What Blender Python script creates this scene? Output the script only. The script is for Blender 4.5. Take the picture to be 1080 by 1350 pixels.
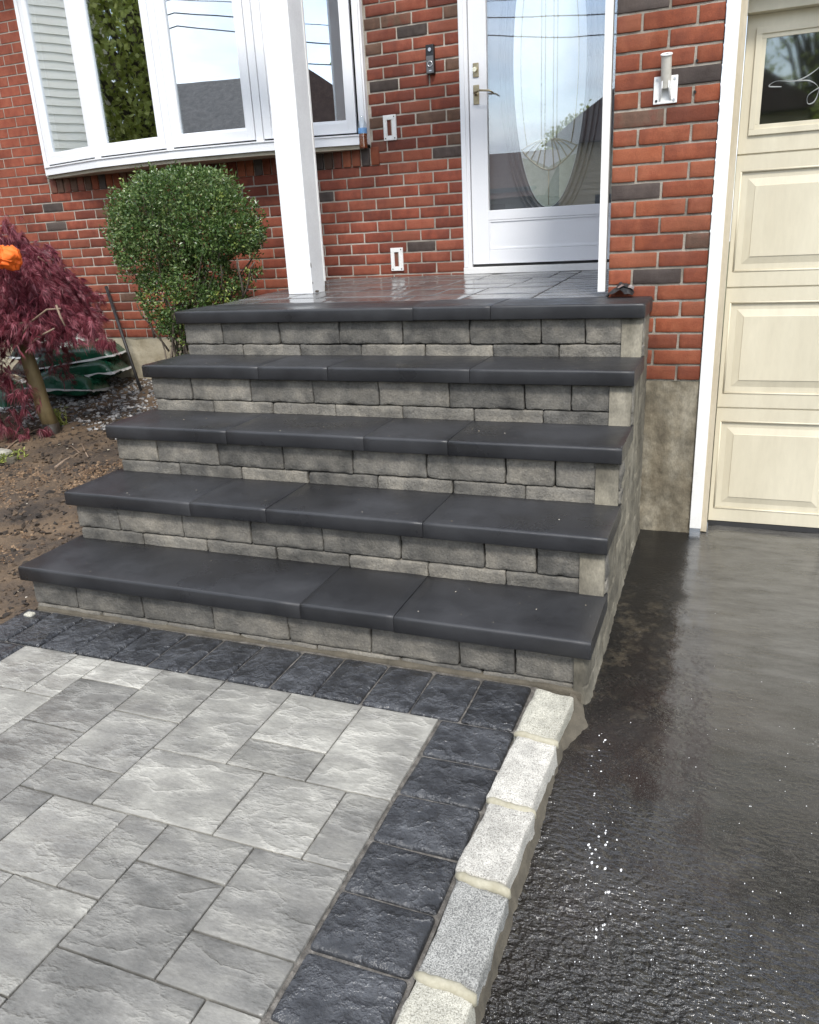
import bpy, bmesh, math, random
import numpy as np
from mathutils import Vector, Matrix, Euler, noise as mnoise
R = math.radians
for o in list(bpy.data.objects):
    bpy.data.objects.remove(o)
SC = bpy.context.scene
COL = SC.collection

# ------------------------------------------------------------------ camera
CX, CY, CZ = 0.0901, -3.6102, 0.6676
FPX = 1040.8
def cam_basis(yaw=-22.1636, pitch=19.4028, roll=-3.0722):
    a, b, r = R(yaw), R(pitch), R(roll)
    f = Vector((math.sin(a)*math.cos(b), math.cos(a)*math.cos(b), -math.sin(b)))
    rt = Vector((math.cos(a), -math.sin(a), 0)); up = rt.cross(f)
    return math.cos(r)*rt+math.sin(r)*up, -math.sin(r)*rt+math.cos(r)*up, f
RT, UP, FW = cam_basis()
cd = bpy.data.cameras.new('camera'); cam = bpy.data.objects.new('camera', cd); COL.objects.link(cam)
cd.sensor_fit = 'VERTICAL'; cd.sensor_height = 36; cd.lens = FPX/1350*36
cd.clip_start = 0.05; cd.clip_end = 2000
cam.matrix_world = Matrix(((RT.x, UP.x, -FW.x, CX), (RT.y, UP.y, -FW.y, CY), (RT.z, UP.z, -FW.z, CZ), (0, 0, 0, 1)))
SC.camera = cam
def px(x, y, z):
    d = Vector((x-CX, y-CY, z-CZ)); w = d.dot(FW)
    return 540+FPX*d.dot(RT)/w, 675-FPX*d.dot(UP)/w
def ray(u, v): return FW+RT*((u-540)/FPX)-UP*((v-675)/FPX)
def at_y(u, v, y): d = ray(u, v); return Vector((CX, CY, CZ))+d*((y-CY)/d.y)
def at_z(u, v, z): d = ray(u, v); return Vector((CX, CY, CZ))+d*((z-CZ)/d.z)

# ------------------------------------------------------------------ sky, sun, exposure
SUN_EL, SUN_AZ = R(52), math.atan2(0.36, -0.88)
w = bpy.data.worlds.new('World'); SC.world = w; w.use_nodes = True
nt = w.node_tree; nt.nodes.clear()
def wn(t, **k):
    n = nt.nodes.new(t)
    for a, b in k.items(): setattr(n, a, b)
    return n
sky = wn('ShaderNodeTexSky', sky_type='NISHITA', sun_disc=False); sky.sun_elevation = SUN_EL; sky.sun_rotation = SUN_AZ
sky.air_density = 1.0; sky.dust_density = 1.5
tc = wn('ShaderNodeTexCoord'); sep = wn('ShaderNodeSeparateXYZ'); nt.links.new(tc.outputs['Generated'], sep.inputs[0])
def wm(op, a, b):
    n = wn('ShaderNodeMath', operation=op)
    for i, v in enumerate((a, b)):
        if isinstance(v, (int, float)): n.inputs[i].default_value = v
        else: nt.links.new(v, n.inputs[i])
    return n.outputs[0]
zz = wm('ADD', wm('MAXIMUM', sep.outputs[2], 0.0), 0.22)
cmb = wn('ShaderNodeCombineXYZ'); nt.links.new(wm('DIVIDE', sep.outputs[0], zz), cmb.inputs[0]); nt.links.new(wm('DIVIDE', sep.outputs[1], zz), cmb.inputs[1])
cn = wn('ShaderNodeTexNoise'); cn.inputs['Scale'].default_value = 1.1; cn.inputs['Detail'].default_value = 7; cn.inputs['Roughness'].default_value = 0.55
nt.links.new(cmb.outputs[0], cn.inputs['Vector'])
cr = wn('ShaderNodeValToRGB'); cr.color_ramp.elements[0].position = 0.36; cr.color_ramp.elements[1].position = 0.58
nt.links.new(cn.outputs[0], cr.inputs[0])
cn2 = wn('ShaderNodeTexNoise'); cn2.inputs['Scale'].default_value = 2.3; cn2.inputs['Detail'].default_value = 6; nt.links.new(cmb.outputs[0], cn2.inputs['Vector'])
cr2 = wn('ShaderNodeValToRGB'); e2 = cr2.color_ramp.elements; e2[0].position = 0.36; e2[1].position = 0.64; e2[0].color = (3.6, 3.9, 4.4, 1); e2[1].color = (7.0, 7.2, 7.4, 1)
nt.links.new(cn2.outputs[0], cr2.inputs[0])
mx = wn('ShaderNodeMix', data_type='RGBA'); nt.links.new(cr2.outputs[0], mx.inputs[7])
nt.links.new(cr.outputs[0], mx.inputs[0]); nt.links.new(sky.outputs[0], mx.inputs[6])
bg = wn('ShaderNodeBackground'); bg.inputs['Strength'].default_value = 0.15
nt.links.new(mx.outputs[2], bg.inputs['Color'])
wo = wn('ShaderNodeOutputWorld'); nt.links.new(bg.outputs[0], wo.inputs[0])
sl = bpy.data.lights.new('sun', 'SUN'); sl.energy = 1.5; sl.angle = R(11); sl.color = (1, 0.96, 0.9)
so = bpy.data.objects.new('sun', sl); COL.objects.link(so)
sd = Vector((math.sin(SUN_AZ)*math.cos(SUN_EL), math.cos(SUN_AZ)*math.cos(SUN_EL), math.sin(SUN_EL)))
so.rotation_euler = sd.to_track_quat('Z', 'Y').to_euler()
vs = SC.view_settings; vs.view_transform = 'Standard'; vs.look = 'None'; vs.gamma = 1; vs.use_curve_mapping = False
vs.exposure = 1.20

# ------------------------------------------------------------------ materials
MATS = {}
def pm(name, cols, scale=4.0, det=6, rough=(0.6, 0.8), rscale=3.0, bump=0.0, bscale=60, bstr=0.6, bdet=5, fine=0.25, fscale=120,
       rnd=0.0, stretch=(1, 1, 1), spec=0.5, metal=0.0, coat=0.0, pos=(0.3, 0.7), sss=0, island=False, disp2=None, rpos=(0.35, 0.65), hue=0.0, ridge=None, stain=None, trans=0):
    """procedural surface: colours mixed by noise over world position, fine grain, bump, per-object variation"""
    m = bpy.data.materials.new(name); m.use_nodes = True; t = m.node_tree; N = t.nodes; L = t.links
    b = N['Principled BSDF']
    geo = N.new('ShaderNodeNewGeometry'); oi = N.new('ShaderNodeObjectInfo')
    mp = N.new('ShaderNodeVectorMath'); mp.operation = 'MULTIPLY'; mp.inputs[1].default_value = stretch; L.new(geo.outputs['Position'], mp.inputs[0])
    of = N.new('ShaderNodeVectorMath'); of.operation = 'MULTIPLY_ADD'; L.new(oi.outputs['Random'], of.inputs[0]); of.inputs[1].default_value = (13.1, 7.7, 5.3); L.new(mp.outputs[0], of.inputs[2])
    V = of.outputs[0] if rnd or hue else mp.outputs[0]
    def noise(s, d=5, r=0.6, v=V):
        n = N.new('ShaderNodeTexNoise'); n.inputs['Scale'].default_value = s; n.inputs['Detail'].default_value = d; n.inputs['Roughness'].default_value = r
        L.new(v, n.inputs['Vector']); return n.outputs[0]
    def mth(op, a, bb):
        n = N.new('ShaderNodeMath'); n.operation = op
        for i, v in enumerate((a, bb)):
            if isinstance(v, (int, float)): n.inputs[i].default_value = v
            else: L.new(v, n.inputs[i])
        return n.outputs[0]
    rp = N.new('ShaderNodeValToRGB'); e = rp.color_ramp.elements
    n0 = noise(scale, det)
    fac = n0
    if hue: fac = mth('ADD', n0, mth('MULTIPLY', mth('SUBTRACT', oi.outputs['Random'], 0.5), hue))
    if island: fac = mth('ADD', mth('MULTIPLY', n0, 0.5), mth('MULTIPLY', geo.outputs['Random Per Island'], 0.5))
    L.new(fac, rp.inputs[0])
    e[0].position = pos[0]; e[1].position = pos[1]; e[0].color = (*cols[0], 1); e[1].color = (*cols[-1], 1)
    for i, c in enumerate(cols[1:-1]):
        q = e.new(pos[0]+(pos[1]-pos[0])*(i+1)/(len(cols)-1)); q.color = (*c, 1)
    col = rp.outputs[0]
    val = mth('ADD', mth('MULTIPLY', noise(fscale, 4), 2*fine), 1-fine)
    if rnd: 
        fr = mth('FRACT', mth('MULTIPLY', oi.outputs['Random'], 17.31), 0)
        val = mth('MULTIPLY', val, mth('ADD', mth('MULTIPLY', fr, 2*rnd), 1-rnd))
    if stain:
        sn = noise(stain[0], 8, 0.65, geo.outputs['Position'] if len(stain) < 3 else mp.outputs[0])
        q = N.new('ShaderNodeMapRange'); q.inputs[1].default_value = 0.38; q.inputs[2].default_value = 0.62; q.inputs[3].default_value = 1-stain[1]; q.inputs[4].default_value = 1+stain[1]*.4; L.new(sn, q.inputs[0])
        val = mth('MULTIPLY', val, q.outputs[0])
    rdg = None
    if ridge:
        rn = noise(ridge[0], 5, 0.55)
        rdg = mth('POWER', mth('SUBTRACT', 1.0, mth('ABSOLUTE', mth('SUBTRACT', mth('MULTIPLY', rn, 2.0), 1.0), 0)), ridge[3])
        val = mth('MULTIPLY', val, mth('ADD', mth('MULTIPLY', rdg, ridge[2]), 1.0-ridge[2]*0.4))
    sc = N.new('ShaderNodeVectorMath'); sc.operation = 'SCALE'; L.new(col, sc.inputs[0]); L.new(val, sc.inputs['Scale'])
    L.new(sc.outputs[0], b.inputs['Base Color'])
    rr = N.new('ShaderNodeMapRange'); rr.inputs[1].default_value = rpos[0]; rr.inputs[2].default_value = rpos[1]; rr.inputs[3].default_value = rough[0]; rr.inputs[4].default_value = rough[1]
    L.new(noise(rscale, 5), rr.inputs[0]); L.new(rr.outputs[0], b.inputs['Roughness'])
    b.inputs['Specular IOR Level'].default_value = spec; b.inputs['Metallic'].default_value = metal
    if coat: b.inputs['Coat Weight'].default_value = coat; b.inputs['Coat Roughness'].default_value = 0.08
    if bump:
        bn = N.new('ShaderNodeBump'); bn.inputs['Distance'].default_value = bump; bn.inputs['Strength'].default_value = bstr
        h = noise(bscale, bdet, 0.65)
        if disp2: h = mth('ADD', h, mth('MULTIPLY', noise(disp2[0], 4), disp2[1]))
        if rdg is not None: h = mth('ADD', h, mth('MULTIPLY', rdg, ridge[1]))
        L.new(h, bn.inputs['Height']); L.new(bn.outputs[0], b.inputs['Normal'])
    if trans:
        tl = N.new('ShaderNodeBsdfTranslucent'); L.new(sc.outputs[0], tl.inputs['Color']); ms = N.new('ShaderNodeMixShader'); ms.inputs[0].default_value = trans
        L.new(b.outputs[0], ms.inputs[1]); L.new(tl.outputs[0], ms.inputs[2]); L.new(ms.outputs[0], N['Material Output'].inputs['Surface'])
    MATS[name] = m
    return m
def glassy(name, tint, refl, rough=0.0, trans=(1, 1, 1)):
    m = bpy.data.materials.new(name); m.use_nodes = True; t = m.node_tree; N = t.nodes; L = t.links
    N.remove(N['Principled BSDF']); out = N['Material Output']
    g = N.new('ShaderNodeBsdfGlossy'); g.inputs['Color'].default_value = (*tint, 1); g.inputs['Roughness'].default_value = rough
    tr = N.new('ShaderNodeBsdfTransparent'); tr.inputs['Color'].default_value = (*trans, 1)
    lw = N.new('ShaderNodeLayerWeight'); lw.inputs['Blend'].default_value = 0.5; fr = N.new('ShaderNodeMath'); fr.operation = 'POWER'; L.new(lw.outputs['Facing'], fr.inputs[0]); fr.inputs[1].default_value = 4.5
    mr = N.new('ShaderNodeMapRange'); mr.inputs[1].default_value = 0.0; mr.inputs[2].default_value = 1; mr.inputs[3].default_value = refl; mr.inputs[4].default_value = 1
    mxs = N.new('ShaderNodeMixShader'); L.new(fr.outputs[0], mr.inputs[0]); L.new(mr.outputs[0], mxs.inputs[0]); L.new(tr.outputs[0], mxs.inputs[1]); L.new(g.outputs[0], mxs.inputs[2])
    L.new(mxs.outputs[0], out.inputs['Surface']); MATS[name] = m
    # slight waviness of old float glass
    tn = N.new('ShaderNodeTexNoise'); geo = N.new('ShaderNodeNewGeometry'); L.new(geo.outputs['Position'], tn.inputs['Vector']); tn.inputs['Scale'].default_value = 2.2; tn.inputs['Detail'].default_value = 1
    bp = N.new('ShaderNodeBump'); bp.inputs['Distance'].default_value = 0.004; bp.inputs['Strength'].default_value = 0.10; L.new(tn.outputs[0], bp.inputs['Height']); L.new(bp.outputs[0], g.inputs['Normal'])
    return m
BR = dict(scale=11, rough=(0.7, 0.9), bump=0.0028, bscale=190, fine=0.42, fscale=230, rnd=0.15, hue=0.5, stretch=(1.5, 1, 1), disp2=(45, 0.9), stain=(2.6, 0.24))
pm('brick_red', [(0.150, 0.035, 0.019), (0.208, 0.050, 0.026), (0.25, 0.071, 0.038)], **BR)
pm('brick_pier', [(0.175, 0.041, 0.017), (0.228, 0.058, 0.024), (0.268, 0.079, 0.035)], **BR)
pm('brick_dark', [(0.042, 0.029, 0.024), (0.062, 0.046, 0.040), (0.082, 0.062, 0.053)], **BR)
pm('brick_brown', [(0.10, 0.052, 0.033), (0.14, 0.075, 0.047), (0.17, 0.05, 0.03)], **BR)
pm('mortar_light', [(0.30, 0.265, 0.22), (0.54, 0.49, 0.42)], scale=5, rough=(0.85, 0.95), bump=0.005, bscale=150, fine=0.4, fscale=220, stain=(1.6, 0.4))
pm('mortar_grey', [(0.17, 0.145, 0.115), (0.32, 0.285, 0.235), (0.44, 0.405, 0.35)], scale=6, rough=(0.85, 0.95), bump=0.005, bscale=150, fine=0.45, fscale=220, stain=(4, 0.35))
pm('parging', [(0.12, 0.098, 0.066), (0.18, 0.155, 0.11), (0.27, 0.245, 0.19)], scale=7, rough=(0.75, 0.95), bump=0.014, bscale=22, bdet=10, fine=0.4, fscale=120, stretch=(1.2, 1, 0.7), det=10, stain=(9, 0.35))
pm('parging_pale', [(0.26, 0.22, 0.145), (0.38, 0.335, 0.245), (0.44, 0.40, 0.31)], scale=6, rough=(0.8, 0.95), bump=0.010, bscale=22, bdet=8, fine=0.3, fscale=160)
pm('side_concrete', [(0.095, 0.085, 0.064), (0.165, 0.150, 0.115), (0.24, 0.22, 0.175)], scale=7, rough=(0.75, 0.95), bump=0.006, bscale=60, bdet=10, fine=0.45, fscale=170, stretch=(1, 1, 0.45), det=10, stain=(7, 0.42))
pm('wall_block', [(0.070, 0.067, 0.061), (0.122, 0.115, 0.101), (0.175, 0.162, 0.138), (0.250, 0.228, 0.188)], scale=11, det=12, pos=(0.25, 0.75), rough=(0.75, 0.92), bump=0.006, bscale=110, bdet=10, fine=0.55, fscale=130, rnd=0.10, hue=0.25, disp2=(26, 0.8), bstr=0.8, stain=(5, 0.25))
pm('cap_stone', [(0.019, 0.0193, 0.0212), (0.0275, 0.028, 0.0305), (0.038, 0.0385, 0.0412)], scale=2.6, det=8, rough=(0.24, 0.58), rscale=2.6, bump=0.0010, bscale=480, fine=0.40, fscale=480, rnd=0.03, spec=0.42, bstr=0.6, stain=(2.6, 0.26))
pm('paver_grey', [(0.125, 0.121, 0.110), (0.195, 0.188, 0.171), (0.245, 0.236, 0.211), (0.32, 0.309, 0.274)], scale=10, det=12, pos=(0.27, 0.75), rough=(0.14, 0.60), rscale=5, bump=0.0045, bscale=34, bdet=10, fine=0.34, fscale=140, rnd=0.15, hue=0.42, stretch=(0.6, 1.25, 1), bstr=0.75, ridge=(8, 0.9, 0.34, 12), stain=(2.2, 0.16))
pm('paver_dark', [(0.016, 0.0167, 0.0187), (0.031, 0.0323, 0.0358), (0.049, 0.051, 0.0557), (0.076, 0.079, 0.0855)], scale=11, det=12, pos=(0.27, 0.80), rough=(0.07, 0.36), rscale=8, bump=0.006, bscale=40, bdet=9, fine=0.36, fscale=150, rnd=0.14, stretch=(1, 1, 1), bstr=0.8, ridge=(13, 1.2, 0.6, 7))
pm('joint_sand', [(0.05, 0.047, 0.042), (0.11, 0.10, 0.088), (0.20, 0.185, 0.165)], scale=50, rough=(0.8, 0.95), bump=0.006, bscale=240, fine=0.5, fscale=400)
def granite(name, dark, mid, light):
    m = pm(name, [dark, mid, light], scale=330, det=4, pos=(0.33, 0.60), rough=(0.6, 0.85), bump=0.006, bscale=120, fine=0.25, fscale=60, rnd=0.1, stain=(14, 0.22))
granite('granite_pale', (0.17, 0.16, 0.142), (0.42, 0.40, 0.355), (0.58, 0.56, 0.505))
granite('granite_grey', (0.07, 0.07, 0.068), (0.23, 0.228, 0.213), (0.42, 0.415, 0.385))
granite('granite_cream', (0.15, 0.14, 0.11), (0.36, 0.345, 0.285), (0.50, 0.48, 0.41))
pm('mortar_cream', [(0.29, 0.265, 0.19), (0.37, 0.345, 0.265)], scale=30, rough=(0.7, 0.9), bump=0.0015, bscale=200, fine=0.15)
pm('haunch', [(0.055, 0.047, 0.034), (0.125, 0.108, 0.08)], scale=12, rough=(0.8, 0.95), bump=0.006, bscale=110, fine=0.4, fscale=240)
pm('white_vinyl', [(0.80, 0.81, 0.83), (0.84, 0.85, 0.87)], scale=2, rough=(0.28, 0.4), fine=0.04)
pm('white_paint', [(0.76, 0.77, 0.78), (0.83, 0.84, 0.84)], scale=3, rough=(0.4, 0.55), fine=0.10, bump=0.0008, bscale=90, stain=(4, 0.07))
pm('white_trim', [(0.74, 0.73, 0.70), (0.83, 0.83, 0.82)], scale=6, rough=(0.45, 0.6), fine=0.08)
pm('almond_trim', [(0.70, 0.62, 0.48), (0.78, 0.71, 0.58)], scale=6, rough=(0.5, 0.65), fine=0.08)
pm('garage_cream', [(0.57, 0.515, 0.385), (0.60, 0.55, 0.42), (0.62, 0.57, 0.44)], scale=2.5, rough=(0.45, 0.6), fine=0.07, fscale=50, bump=0.0010, bscale=120, stretch=(1, 1, 0.25), stain=(5, 0.05, 1))
pm('soffit_beige', [(0.30, 0.27, 0.20), (0.42, 0.38, 0.30)], scale=5, rough=(0.7, 0.9), fine=0.2)
pm('jamb_beige', [(0.40, 0.34, 0.24), (0.52, 0.46, 0.35)], scale=8, rough=(0.7, 0.9), fine=0.2, stretch=(1, 1, 0.2))
pm('dark_gap', [(0.012, 0.012, 0.012), (0.02, 0.02, 0.02)], rough=(0.8, 0.9))
pm('rubber', [(0.02, 0.02, 0.021), (0.035, 0.035, 0.036)], rough=(0.5, 0.7))
pm('inner_door', [(0.13, 0.132, 0.14), (0.17, 0.172, 0.18)], scale=3, rough=(0.4, 0.5), fine=0.05)
pm('frosted', [(0.80, 0.86, 0.86), (0.88, 0.91, 0.90)], scale=14, rough=(0.25, 0.45), fine=0.1, bump=0.003, bscale=60)
pm('frosted_low', [(0.50, 0.55, 0.46), (0.64, 0.69, 0.60)], scale=26, rough=(0.25, 0.45), fine=0.1, bump=0.004, bscale=80)
pm('came', [(0.55, 0.50, 0.33), (0.72, 0.69, 0.55)], rough=(0.25, 0.4), metal=0.35)
pm('brass', [(0.30, 0.24, 0.14), (0.42, 0.36, 0.24)], scale=30, rough=(0.25, 0.45), metal=0.85)
pm('brass_bright', [(0.75, 0.66, 0.45), (0.85, 0.78, 0.6)], rough=(0.2, 0.3), metal=0.8)
pm('black_plastic', [(0.010, 0.010, 0.011), (0.02, 0.02, 0.022)], rough=(0.25, 0.4), fine=0.05)
pm('grey_plastic', [(0.10, 0.10, 0.105), (0.13, 0.13, 0.135)], rough=(0.4, 0.5), fine=0.05)
pm('silver', [(0.5, 0.5, 0.5), (0.7, 0.7, 0.7)], rough=(0.2, 0.4), metal=0.9)
pm('bracket_white', [(0.72, 0.72, 0.70), (0.80, 0.80, 0.78)], scale=60, rough=(0.35, 0.5), fine=0.08)
pm('bracket_tube', [(0.55, 0.52, 0.45), (0.66, 0.63, 0.56)], scale=40, rough=(0.4, 0.55), fine=0.1)
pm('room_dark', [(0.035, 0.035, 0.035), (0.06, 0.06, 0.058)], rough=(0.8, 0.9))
pm('curtain', [(0.25, 0.25, 0.24), (0.34, 0.34, 0.33)], rough=(0.8, 0.9), stretch=(6, 6, 0.2))
pm('landing_tile', [(0.06, 0.06, 0.062), (0.11, 0.11, 0.11), (0.16, 0.158, 0.155)], scale=7, det=8, rough=(0.06, 0.24), rscale=5, bump=0.0018, bscale=30, bdet=6, fine=0.2, rnd=0.12, hue=0.2)
pm('soil', [(0.026, 0.019, 0.014), (0.058, 0.041, 0.028), (0.115, 0.078, 0.047), (0.18, 0.122, 0.074)], scale=3.2, det=10, rough=(0.8, 0.95), bump=0.02, bscale=60, bdet=10, fine=0.5, fscale=160)
pm('soil_clod', [(0.020, 0.015, 0.011), (0.045, 0.032, 0.022), (0.10, 0.068, 0.042)], scale=2.6, rough=(0.8, 0.95), fine=0.35, fscale=200, island=True)
pm('soil_rust', [(0.07, 0.042, 0.024), (0.14, 0.085, 0.046), (0.24, 0.16, 0.095)], scale=9, rough=(0.8, 0.95), fine=0.35, fscale=200, island=True)
pm('gravel_mix', [(0.04, 0.04, 0.042), (0.13, 0.13, 0.13), (0.27, 0.265, 0.26), (0.48, 0.47, 0.45)], scale=40, rough=(0.5, 0.8), fine=0.3, fscale=200, island=True, pos=(0.25, 0.78))
pm('litter_pale', [(0.35, 0.29, 0.20), (0.55, 0.5, 0.42)], scale=30, rough=(0.7, 0.9), island=True)
pm('lawn', [(0.03, 0.05, 0.018), (0.06, 0.09, 0.03)], scale=2, rough=(0.8, 0.95), fine=0.4, fscale=30)
pm('road_grey', [(0.05, 0.05, 0.05), (0.08, 0.08, 0.078)], scale=2, rough=(0.7, 0.9), fine=0.3, fscale=60)
pm('bush_leaf', [(0.024, 0.056, 0.014), (0.065, 0.125, 0.030), (0.13, 0.20, 0.055), (0.28, 0.33, 0.14)], scale=6, rough=(0.25, 0.4), fine=0.2, island=True, pos=(0.2, 0.85), spec=0.6, trans=0.25)
pm('bush_leaf_new', [(0.12, 0.17, 0.03), (0.26, 0.30, 0.07)], scale=6, rough=(0.4, 0.5), island=True)
pm('bark_grey', [(0.07, 0.055, 0.04), (0.16, 0.13, 0.10)], scale=30, rough=(0.8, 0.9), bump=0.003, bscale=80, fine=0.3)
pm('bark_olive', [(0.13, 0.095, 0.04), (0.22, 0.165, 0.075)], scale=10, rough=(0.6, 0.75), bump=0.003, bscale=60, fine=0.25, stretch=(3, 3, 0.6))
pm('bark_wet', [(0.015, 0.011, 0.008), (0.035, 0.026, 0.018)], scale=12, rough=(0.5, 0.7), bump=0.004, bscale=60)
pm('twig_pale', [(0.14, 0.09, 0.06), (0.28, 0.21, 0.15)], scale=30, rough=(0.6, 0.8), fine=0.2)
pm('maple_leaf', [(0.09, 0.018, 0.030), (0.19, 0.036, 0.054), (0.31, 0.072, 0.095), (0.50, 0.22, 0.25)], scale=3.5, rough=(0.4, 0.6), fine=0.15, island=True, pos=(0.22, 0.82), trans=0.35)
pm('weed_leaf', [(0.12, 0.15, 0.025), (0.25, 0.27, 0.06)], scale=20, rough=(0.5, 0.6), island=True)
pm('tree_leaf', [(0.22, 0.26, 0.05), (0.36, 0.40, 0.09), (0.48, 0.50, 0.17)], scale=0.5, rough=(0.5, 0.6), island=True, trans=0.5)
pm('bag_green', [(0.004, 0.035, 0.018), (0.008, 0.065, 0.035), (0.012, 0.085, 0.05)], scale=8, rough=(0.2, 0.35), bump=0.006, bscale=26, bdet=3, fine=0.1, rnd=0.15)
pm('bag_black', [(0.006, 0.008, 0.008), (0.014, 0.018, 0.018)], scale=8, rough=(0.2, 0.35), bump=0.008, bscale=24, bdet=3)
pm('bag_clear', [(0.34, 0.35, 0.35), (0.52, 0.53, 0.53)], scale=14, rough=(0.2, 0.35), bump=0.008, bscale=40, bdet=3)
pm('bag_mint', [(0.40, 0.50, 0.46), (0.62, 0.66, 0.64)], scale=7, rough=(0.2, 0.35), bump=0.008, bscale=30, bdet=3)
pm('orange_cloth', [(0.75, 0.11, 0.008), (0.90, 0.17, 0.015)], scale=8, rough=(0.6, 0.8), bump=0.004, bscale=30)
pm('foam', [(0.7, 0.7, 0.7), (0.8, 0.8, 0.8)], rough=(0.2, 0.4))
pm('iron_rod', [(0.010, 0.010, 0.012), (0.03, 0.028, 0.028)], scale=30, rough=(0.45, 0.6))
pm('tar', [(0.006, 0.006, 0.007), (0.02, 0.02, 0.021)], scale=40, rough=(0.35, 0.6), bump=0.006, bscale=90)
pm('bottle_label', [(0.12, 0.30, 0.62), (0.30, 0.52, 0.80)], scale=90, rough=(0.3, 0.4))
pm('amber', [(0.20, 0.04, 0.006), (0.30, 0.065, 0.01)], scale=40, rough=(0.08, 0.12), spec=0.6)
pm('bottle_clear_cap', [(0.8, 0.82, 0.83), (0.9, 0.9, 0.9)], rough=(0.3, 0.4))
pm('siding', [(0.84, 0.80, 0.70), (0.88, 0.85, 0.77)], rough=(0.5, 0.6), fine=0.05)
pm('siding_tan', [(0.50, 0.40, 0.26), (0.58, 0.48, 0.33)], rough=(0.5, 0.6), fine=0.05)
pm('siding_grey', [(0.14, 0.14, 0.14), (0.2, 0.2, 0.2)], rough=(0.5, 0.6), fine=0.05)
pm('shingle', [(0.10, 0.095, 0.09), (0.19, 0.175, 0.165)], scale=6, rough=(0.8, 0.9), fine=0.3, fscale=20)
pm('shingle_red', [(0.08, 0.05, 0.042), (0.14, 0.09, 0.075)], scale=6, rough=(0.8, 0.9), fine=0.3, fscale=20)
pm('etch_white', [(0.22, 0.23, 0.225), (0.34, 0.35, 0.34)], rough=(0.3, 0.4))
glassy('window_glass', (0.93, 0.96, 1.0), 0.50, trans=(0.75, 0.8, 0.8))
glassy('door_glass', (0.93, 0.96, 1.0), 0.16, trans=(0.99, 1, 1))
glassy('garage_glass', (0.8, 0.84, 0.84), 0.22, rough=0.03, trans=(0.6, 0.65, 0.62))
glassy('bottle_plastic', (1, 1, 1), 0.12, trans=(0.86, 0.9, 0.92))

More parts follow.
